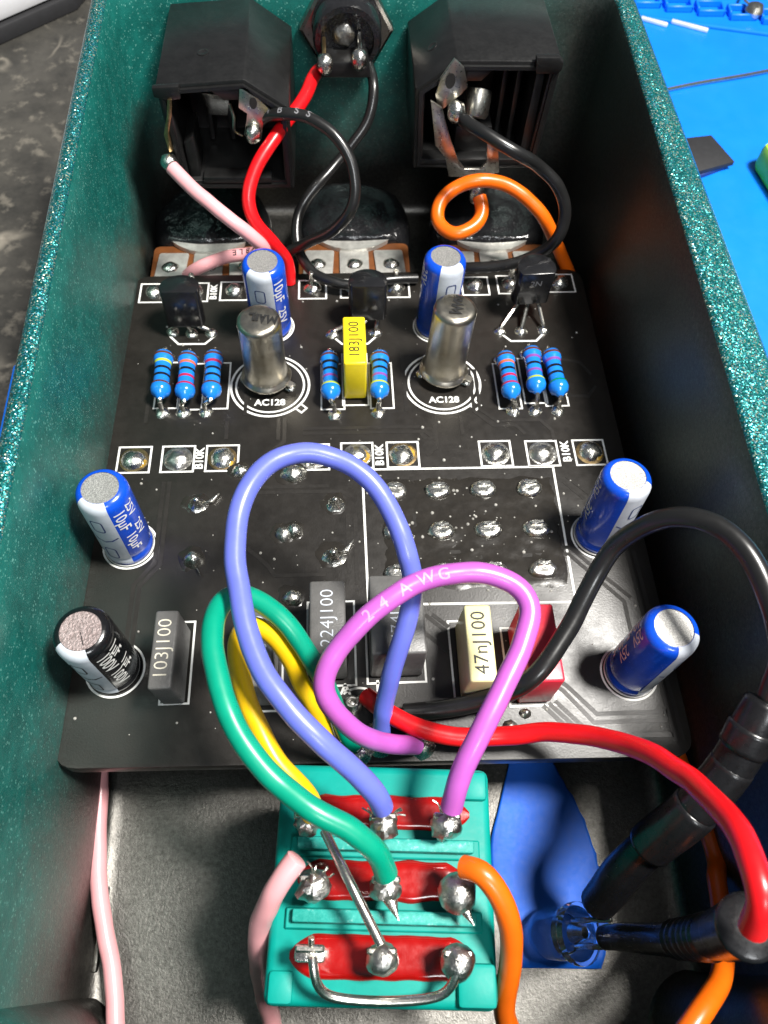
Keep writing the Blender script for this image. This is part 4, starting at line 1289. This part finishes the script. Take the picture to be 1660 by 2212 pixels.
# ------------------------------------------------------------------ pots below the back edge
def pot(label, cx, cy, seed, rot):
    root = thing('potentiometer', label, 'potentiometer', TZ(cx, cy, ZF), 'potentiometers at the back')
    zf = (ZF + SL * cy)
    add('can', *lathe([(8.0, zf + 0.05), (8.2, zf + 0.4), (8.2, -3.2), (7.9, -2.7), (7.2, -2.5)], (cx, cy, 0), n=40), M['steel'], root)
    prof = [(8.35, -6.6), (8.5, -4.0), (8.35, -2.8), (7.9, -1.6), (7.2, -0.9), (6.2, -0.6), (5.2, -0.9), (4.0, -0.5), (2.0, -0.4), (0.3, -0.35)]
    V, F = lathe(prof, (0, 0, 0), n=48)
    W = []
    for v in V:
        ang = math.atan2(v.y, v.x)
        rr_ = math.hypot(v.x, v.y)
        f = noise.noise(Vector((math.cos(ang) * 1.6, math.sin(ang) * 1.6, seed))) * 0.5 + 0.3 * noise.noise(Vector((v.x * 0.45, v.y * 0.45, seed + 4)))
        k = 1 + 0.06 * f
        q = Vector((v.x * k, v.y * k, v.z + 1.1 * f * (rr_ / 8.5)))
        # the cap ends short of the terminals
        if q.y < -4.6:
            q.y = -4.6 + (q.y + 4.6) * 0.25
        W.append(Vector((cx, cy, 0)) + q)
    add('dust_cap', W, F, M['rubber'], root, angle=80)
    add('wafer', *prism(rounded_poly([(cx - 7.6, cy - 4.9), (cx - 7.6, cy - 11.8), (cx + 7.6, cy - 11.8), (cx + 7.6, cy - 4.9)], 1.0), XY, -3.1, -1.9, 0.1), M['phenolic'], root)
    V, F = ring(cx, cy, 6.0, 1.9, -1.85, 210, 330, 24)
    V2, F2 = ring(cx, cy, 6.0, 1.9, -1.2, 210, 330, 24)
    k = len(V)
    nn = k // 2
    F3 = [(i, i + 1, k + i + 1, k + i) for i in range(nn - 1)] + [(nn + i, nn + i + 1, k + nn + i + 1, k + nn + i) for i in range(nn - 1)]
    add('rim_plate', list(V) + list(V2), list(F) + [tuple(j + k for j in f) for f in F2] + F3, M['tinned'], root)
    for s in (-1, 0, 1):
        x = cx + s * 5.0
        V, F = prism(rounded_poly([(x - 2.0, cy - 11.6), (x + 2.0, cy - 11.6), (x + 2.0 - s * .3, cy - 6.6), (x - 2.0 - s * .3, cy - 6.6)], 0.4), XY, -1.89, -1.6, 0.06)
        t = add('terminal', V, F, M['tinned'], root)
        blob('dome', x, cy - 9.4, 1.15, 1.0, 0.55, seed + s, M['solder'], 'solder', z=-1.6, parent=root)
    return root


pot('potentiometer under a black dust cap below the left jack', -18.6, 42.0, 1.3, 0)
pot('potentiometer with silver rim and brown wafer behind the board centre', 1.2, 42.4, 7.7, 0)
pot('potentiometer under a black dust cap below the right jack', 20.6, 42.0, 12.1, 0)

# ------------------------------------------------------------------ jacks on the back wall
def jack(label, section, yf, yb, hollow, name='audio_jack'):
    cx = sum(p[0] for p in section) / len(section)
    root = thing(name, label, 'jack', (cx, yb, min(p[1] for p in section)), 'jack sockets on the back wall')
    # outer tube with an open front and a recessed block inside
    n = len(section)
    V = [XZ(u, v, yf) for u, v in section] + [XZ(u, v, yb) for u, v in section]
    c = Vector((cx, sum(p[1] for p in section) / n))
    ins = []
    for i in range(n):
        a, b, d = Vector(section[i - 1]), Vector(section[i]), Vector(section[(i + 1) % n])
        n1 = Vector((-(b - a).y, (b - a).x)).normalized()
        n2 = Vector((-(d - b).y, (d - b).x)).normalized()
        t = (n1 + n2).normalized()
        if t.dot(c - b) < 0:
            t = -t
        ins.append(b + t * 1.15 / max(0.5, abs(t.dot(n1))))
    V += [XZ(u[0], u[1], yf) for u in ins] + [XZ(u[0], u[1], yf + hollow) for u in ins]
    F = [tuple(range(n, 2 * n)), tuple(range(3 * n, 4 * n))]
    for k in range(n):
        j = (k + 1) % n
        F += [(k, j, n + j, n + k), (k, j, 2 * n + j, 2 * n + k), (2 * n + k, 2 * n + j, 3 * n + j, 3 * n + k)]
    bm = bmesh.new()
    vs = [bm.verts.new(v) for v in V]
    for f in F:
        bm.faces.new([vs[i] for i in f])
    bmesh.ops.recalc_face_normals(bm, faces=bm.faces)
    bmesh.ops.bevel(bm, geom=[e for e in bm.edges], offset=0.16, segments=2, profile=0.5, affect='EDGES')
    bm.verts.index_update()
    V = [v.co.copy() for v in bm.verts]
    F = [tuple(v.index for v in f.verts) for f in bm.faces]
    bm.free()
    add('housing', V, F, M['plastic_black'], root, angle=35)
    # moulded bead round the open front
    def inset(d):
        out = []
        for i in range(n):
            a, b, e = Vector(section[i - 1]), Vector(section[i]), Vector(section[(i + 1) % n])
            n1 = Vector((-(b - a).y, (b - a).x)).normalized()
            n2 = Vector((-(e - b).y, (e - b).x)).normalized()
            t = (n1 + n2).normalized()
            if t.dot(c - b) < 0:
                t = -t
            out.append(b + t * d / max(0.5, abs(t.dot(n1))))
        return out
    A, B = inset(0.45), inset(0.85)
    V = [XZ(u[0], u[1], yf + 0.05) for u in A] + [XZ(u[0], u[1], yf - 0.4) for u in A] + [XZ(u[0], u[1], yf - 0.4) for u in B] + [XZ(u[0], u[1], yf + 0.05) for u in B]
    F = []
    for q in range(3):
        for k in range(n):
            j = (k + 1) % n
            F.append((q * n + k, q * n + j, (q + 1) * n + j, (q + 1) * n + k))
    add('front_bead', V, F, M['plastic_black'], root, angle=30)
    # shut line and ejector mark on the upper faces
    top = section[1] if section[1][1] >= section[0][1] else section[0]
    (u0, v0), (u1, v1) = section[0], section[1]
    em = Vector(((u0 + u1) / 2, yf + 6.0, (v0 + v1) / 2))
    nn = Vector((-(v1 - v0), 0, (u1 - u0))).normalized()
    if nn.z < 0:
        nn = -nn
    add('ejector_mark', *lathe([(0.7, 0.0), (0.7, 0.06), (0.55, 0.09), (0.45, 0.03)], em, nn, n=20), M['plastic_black'], root)
    return root


def plate(name, pts, y, t, m, parent, bev=0.06):
    V, F = prism(pts, XZ, y, y + t, bev)
    return add(name, V, F, m, parent, angle=40)


jl = jack('black box jack socket with folded metal lugs at the back left', [(-20.9, 21.4), (-11.0, 22.2), (-6.2, 18.9), (-6.3, 8.3), (-20.4, 8.3)], 35.6, 53.2, 11.0)
jr = jack('black box jack socket with a forked lug at the back right', [(8.5, 19.6), (13.1, 22.9), (25.2, 22.9), (24.6, 9.3), (8.9, 9.3)], 38.3, 53.2, 11.0)
# left jack: ribs, lip, contacts
plate('lip', [(-21.2, 21.5), (-18.2, 21.7), (-18.2, 20.2), (-19.6, 20.0), (-21.2, 20.4)], 35.0, 0.8, M['plastic_black'], jl, 0.15)
plate('inner_rib', [(-15.4, 21.0), (-11.6, 21.4), (-11.4, 19.6), (-13.6, 19.5)], 36.0, 3.5, M['plastic_black'], jl, 0.12)
plate('inner_rib', [(-19.2, 9.4), (-17.9, 9.4), (-17.9, 15.0), (-19.2, 14.0)], 36.4, 5.0, M['plastic_black'], jl, 0.12)
plate('sill', [(-17.4, 9.3), (-9.0, 9.3), (-9.0, 10.2), (-17.4, 10.2)], 35.2, 2.0, M['plastic_black'], jl, 0.15)
V, F = prism([(-17.0, 17.1), (-13.7, 16.5), (-14.4, 13.4), (-16.8, 13.6)], lambda u, v, w: Vector((u, w + (17 - v) * 0.35, v)), 41.6, 42.0, 0.05)
add('spring_contact', V, F, M['lead'], jl)
add('contact_curl', *sweep(spline([(-13.6, 40.6, 16.3), (-13.3, 40.3, 14.8), (-13.5, 40.2, 13.2), (-12.6, 40.4, 12.4)], 0.3), 0.22, 8), M['lead'], jl)
st = [(-19.69, 20.3), (-19.21, 20.3), (-19.6, 18.36), (-20.35, 16.22), (-20.3, 14.0), (-20.8, 13.8), (-20.95, 16.1), (-20.17, 18.24)]
lg = plate('tip_lug', st, 34.8, 0.4, M['brass'], jl, 0.05)
V, F = lathe([(0.4, -1.0), (0.9, -0.6), (1.05, 0), (0.8, 0.7), (0.2, 1.0)], (-20.95, 34.4, 12.8), n=16, wob=0.2, seed=4)
add('solder', V, F, M['solder'], lg, angle=70)
lg = plate('sleeve_lug', [(-11.5, 21.6), (-10.76, 21.5), (-8.43, 19.0), (-9.21, 17.84), (-9.67, 15.55), (-11.1, 15.06), (-11.69, 15.79), (-11.04, 18.42), (-11.94, 19.11)], 35.2, 0.45, M['steel'], jl, 0.07)
add('lug_hole', *lathe([(0.62, 0), (0.62, 0.06)], (-10.2, 35.12, 19.75), (0.25, -1, 0), n=18, squash=(0.7, 1.1)), M['ink_black'], lg)
V, F = lathe([(0.5, -1.2), (0.95, -0.7), (1.05, 0), (0.8, 0.8), (0.2, 1.1)], (-10.6, 35.0, 16.2), n=16, wob=0.25, seed=9)
add('solder', V, F, M['solder'], lg, angle=70)
for k in range(3):
    plate('mould_rib', [(-17.0 + k * 2.6, 10.1), (-16.4 + k * 2.6, 10.1), (-16.4 + k * 2.6, 14.6), (-17.0 + k * 2.6, 14.6)], 43.0, 3.5, M['plastic_black'], jl, 0.1)
# right jack
for k in range(2):
    plate('mould_rib', [(19.6 + k * 1.5, 10.7), (20.2 + k * 1.5, 10.7), (20.2 + k * 1.5, 21.0), (19.6 + k * 1.5, 21.0)], 43.0 - k, 5.0, M['plastic_black'], jr, 0.1)
plate('lip', [(21.9, 23.7), (24.6, 23.7), (25.2, 23.2), (25.2, 22.2), (24.7, 21.8), (22.2, 21.8)], 37.6, 0.9, M['plastic_black'], jr, 0.2)
plate('inner_rib', [(13.4, 21.9), (17.8, 22.0), (16.2, 20.3), (13.6, 20.3)], 38.7, 3.0, M['plastic_black'], jr, 0.12)
plate('inner_rib', [(22.4, 10.4), (23.6, 10.4), (23.6, 21.2), (22.6, 21.2)], 38.8, 6.0, M['plastic_black'], jr, 0.12)
plate('sill', [(9.6, 9.9), (22.6, 9.9), (22.6, 10.8), (9.6, 10.8)], 37.9, 2.0, M['plastic_black'], jr, 0.15)
plate('block', [(14.0, 10.7), (18.6, 10.7), (18.6, 14.2), (14.0, 14.2)], 39.5, 6.0, M['plastic_black'], jr, 0.2)
lg = plate('sleeve_lug', [(12.59, 23.6), (13.8, 22.6), (14.48, 20.49), (13.69, 19.43), (11.38, 17.37), (10.8, 19.41), (11.2, 21.4)], 37.3, 0.45, M['steel'], jr, 0.07)
add('lug_hole', *lathe([(0.75, 0), (0.75, 0.06)], (12.35, 37.22, 21.2), (0.2, -1, 0), n=18, squash=(0.8, 1.2)), M['ink_black'], lg)
V, F = lathe([(0.5, -1.3), (1.0, -0.7), (1.1, 0), (0.85, 0.8), (0.2, 1.2)], (13.3, 36.6, 18.0), n=16, wob=0.2, seed=14)
add('solder', V, F, M['solder'], lg, angle=70)
add('tip_contact', *lathe([(1.5, 0), (1.55, 0.3), (1.55, 2.6), (1.35, 3.0)], (16.4, 40.0, 18.6), (-0.15, -0.55, -0.8), n=24), M['steel'], jr)
lg = plate('forked_lug', [(10.19, 19.3), (11.6, 18.4), (13.1, 14.28), (14.31, 11.56), (15.22, 10.46), (17.22, 10.46), (17.93, 11.4), (17.59, 14.14), (18.91, 14.14), (19.72, 9.98), (18.0, 9.6), (17.9, 6.6), (16.5, 6.4), (15.7, 9.4), (13.34, 9.34), (12.64, 12.02), (11.23, 13.69)], 36.4, 0.45, M['steel'], jr, 0.06)
V, F = lathe([(0.4, -1.4), (0.85, -0.9), (1.0, -0.1), (0.95, 0.9), (0.6, 1.6), (0.2, 1.8)], (17.2, 35.9, 7.2), n=16, wob=0.12, seed=21)
add('solder', V, F, M['solder'], lg, angle=70)

# power socket
dc = thing('power_socket', 'round black power socket with hex nut between the two jacks', 'power socket', (0.8, 53.2, 19.5))
add('nut', *lathe([(5.6, 0.0), (5.9, 0.25), (5.9, 1.7), (5.5, 2.0)], (0.75, 53.3, 19.3), (0, -1, 0), n=6), M['nut_steel'], dc, angle=20)
add('barrel', *lathe([(4.3, 0), (4.35, 2.2), (4.2, 2.3), (4.2, 5.2), (3.95, 5.6), (3.3, 5.7), (3.2, 5.0), (1.0, 5.0)], (0.75, 53.3, 20.0), (0, -1, 0), n=36), M['rubber'], dc, angle=40)
add('centre_rivet', *lathe([(1.5, 0), (1.35, 0.6), (0.9, 1.0), (0.3, 1.1)], (0.3, 48.6, 20.4), (0, -1, -0.1), n=20, wob=0.3, seed=5), M['solder_dull'], dc)
add('pin_guard', *prism([(-2.6, 17.0), (3.6, 17.0), (3.2, 18.9), (-2.2, 18.9)], XZ, 45.0, 48.4, 0.2), M['plastic_black'], dc)
for (x, z, m_) in ((-2.1, 19.6, 'brass'), (2.2, 20.2, 'lead')):
    lg = add('lug', *rbox((x, 45.8, z), (0.45, 4.2, 1.7), 0.1, 1), M[m_], dc)
    V, F = lathe([(0.4, -1.2), (0.85, -0.7), (1.0, 0), (0.85, 0.8), (0.2, 1.2)], (x * 0.95, 43.9, z - 0.3), n=16, wob=0.25, seed=x)
    add('solder', V, F, M['solder'], lg, angle=70)

# ------------------------------------------------------------------ wires
def wire(name, label, key, m, r=0.85, prints=None, pts=None, cat='wire', stub=False):
    P = spline(pts or WIRES[key], 0.45)
    if r > 0.5:      # insulation is never quite straight or quite round
        P = [p + 0.10 * Vector((noise.noise(p * 0.35 + Vector((r * 9, 0, 0))), noise.noise(p * 0.35 + Vector((0, 20, 0))), noise.noise(p * 0.35 + Vector((0, 0, 40))))) for p in P]
    o = add(name, *sweep(P, [r * (1 + 0.025 * noise.noise(p * 0.8)) for p in P], 16), M[m], org=P[0], angle=48)
    tag(o, label, cat)
    if stub:      # tinned end showing between the insulation and its pad
        d = (P[0] - P[3]).normalized()
        e = P[0] + d * 0.9
        e.z = max(0.35, e.z - 0.5)
        add('tinned_end', *sweep([P[0] - d * 0.3, P[0] + d * 0.35, e, Vector((e.x + d.x * 0.25, e.y + d.y * 0.25, 0.1))], [0.42, 0.45, 0.5, 0.62], 12), M['solder'], o)
        V, F = lathe([(1.15, 0.0), (0.95, 0.2), (0.7, 0.55), (0.35, 0.8), (0.1, 0.85)], (e.x + d.x * 0.2, e.y + d.y * 0.2, 0.0), n=18, wob=0.18, seed=len(P))
        add('solder', V, F, M['solder'], o, angle=70)
    if prints:
        s, t0, pitch, size, ink = prints
        acc = [0.0]
        for a, b in zip(P, P[1:]):
            acc.append(acc[-1] + (b - a).length)
        parts = []
        for k, ch in enumerate(s):
            d = acc[-1] * t0 + k * pitch
            i = max(1, min(len(P) - 2, next((j for j, q in enumerate(acc) if q >= d), len(P) - 2)))
            t = (P[i + 1] - P[i - 1]).normalized()
            up = Vector((0, -0.35, 1))
            up = (up - t * up.dot(t)).normalized()
            sd = up.cross(t)
            V, F = sliced(*glyphs(ch, size, 0.015), 0.15)
            parts.append(([P[i] + t * u + (sd * math.sin(v / r) + up * math.cos(v / r)) * (r + 0.02) for u, v in V], F))
        add('printed_text', *merge(parts), M[ink], o, smooth=False)
    return o


wire('hookup_wire', 'thick violet-blue wire looping tall from the board to the footswitch', 'violet', 'w_violet', stub=True)
wire('hookup_wire', 'magenta wire looping over the front of the board to the footswitch', 'magenta', 'w_magenta', stub=True, prints=('24AWG', 0.40, 1.75, 1.35, 'ink_pink'))
wire('hookup_wire', 'green wire looping from the board edge to the middle footswitch lug', 'green', 'w_green', stub=True)
wire('hookup_wire', 'yellow wire inside the green loop to the rear left footswitch lug', 'yellow', 'w_yellow', 0.78, stub=True)
wire('hookup_wire', 'long red wire arching from the board towards the light at right', 'red', 'w_red')
wire('hookup_wire', 'thick black wire arching high along the right wall of the box', 'black_led', 'w_black')
wire('hookup_wire', 'thin red wire from the power socket down to the board', 'red_dc', 'w_red', 0.8)
wire('hookup_wire', 'thin black wire from the power socket curving along the back of the board', 'black_dc', 'w_black', 0.66)
wire('hookup_wire', 'thin printed black wire looping from the left jack to the board', 'black_left_jack', 'w_black', 0.68, prints=('IBSS', 0.075, 1.5, 1.15, 'ink_soft'))
wire('hookup_wire', 'black wire curving from the right jack around to the board', 'black_right_jack', 'w_black', 0.74)
pk = WIRES['pink'] + [(-25.6, 18, -7), (-25.8, 0, -9.5), (-26.0, -18, -11.5)] + WIRES['pink_front']
wire('hookup_wire', 'long pale pink wire from the left jack running under the board to the front', 'pink', 'w_pink', 0.85, pts=pk, prints=('CABLE', 0.155, 1.2, 1.1, 'ink_black'))
wire('hookup_wire', 'pale pink wire curving off the left of the footswitch', 'pink_switch', 'w_pink')
og = WIRES['orange_a'] + [(30.3, -22, -6.5), (30.2, 0, -5.5), (30.6, 20, -4.8), (30.9, 30, -2.5)] + WIRES['orange_jack'][::-1][2:]
wire('hookup_wire', 'orange wire coiled at the right jack and running to the footswitch', 'orange_a', 'w_orange', 0.85, pts=og)
wire('bare_wire', 'straight bare metal link slanting across the footswitch', 'bare_link', 'lead', 0.36)
wire('bare_wire', 'bent bare metal link joining the front footswitch lugs', 'bare_loop', 'lead', 0.34)

# ------------------------------------------------------------------ light-emitting diode and its sleeved legs
led_b = Vector((20.6, -47.9, -10.8))
led_ax = Vector((-0.55, 0.05, -0.83)).normalized()
led = thing('light_diode', 'clear round light diode lying on the blue tape', 'light diode', led_b + led_ax * 5)
add('lens', *lathe([(2.2, 0.0), (2.7, 0.05), (2.75, 0.45), (2.7, 0.85), (2.35, 0.9), (2.35, 4.0), (2.05, 5.2), (1.2, 6.0), (0.2, 6.3)], led_b, led_ax, n=36), M['glass'], led, angle=50)
add('die_cup', *lathe([(0.5, 0.4), (0.9, 2.6), (0.95, 3.0), (0.5, 2.8)], led_b + Vector((0.5, 0, 0)), led_ax, n=16), M['lead'], led)
for d in (-1.1, 1.1):
    p = led_b + Vector((0.3, d, 0))
    add('leg', *sweep([p + led_ax * 2.5, p - led_ax * 1.5, p - led_ax * 2.6 + Vector((0.6, 0, 0))], 0.28, 8), M['lead'], led)


def steps(path, marks, base):
    n = len(path)
    R = []
    for i in range(n):
        t = i / (n - 1)
        r = base(t)
        for a, b, dr in marks:
            if a <= t <= b:
                r += dr
        R.append(r)
    return R


P = spline(WIRES['tube_a'], 0.3)
sa = thing('heat_shrink_sleeve', 'black layered heat-shrink sleeve along the right wall on the black wire', 'heat shrink', P[0])
add('inner_sleeve', *sweep(P, steps(P, [], lambda t: 1.62 + 0.1 * math.sin(9 * t)), 20), M['shrink'], sa, angle=60)
n = len(P)
for a, b, dr in ((0.38, 0.62, 0.24), (0.60, 0.80, 0.10), (0.84, 0.93, 0.22)):
    Q = P[int(a * n):int(b * n)]
    add('outer_sleeve', *sweep(Q, 1.66 + dr, 20, round_end=True), M['shrink'], sa, angle=60)
P = spline(WIRES['tube_b'], 0.25)
sb = thing('heat_shrink_sleeve', 'black wrinkled heat-shrink sleeve from the diode to the red wire', 'heat shrink', P[0])
add('inner_sleeve', *sweep(P, steps(P, [(k * 0.05 + 0.42, k * 0.05 + 0.445, 0.14) for k in range(6)], lambda t: 1.05 + 0.7 * t), 20), M['shrink'], sb, angle=60)
Q = P[int(0.8 * len(P)):]
add('flared_end', *sweep(Q, [1.72 + 0.35 * (i / len(Q)) ** 2 for i in range(len(Q))], 22), M['shrink'], sb, angle=60)
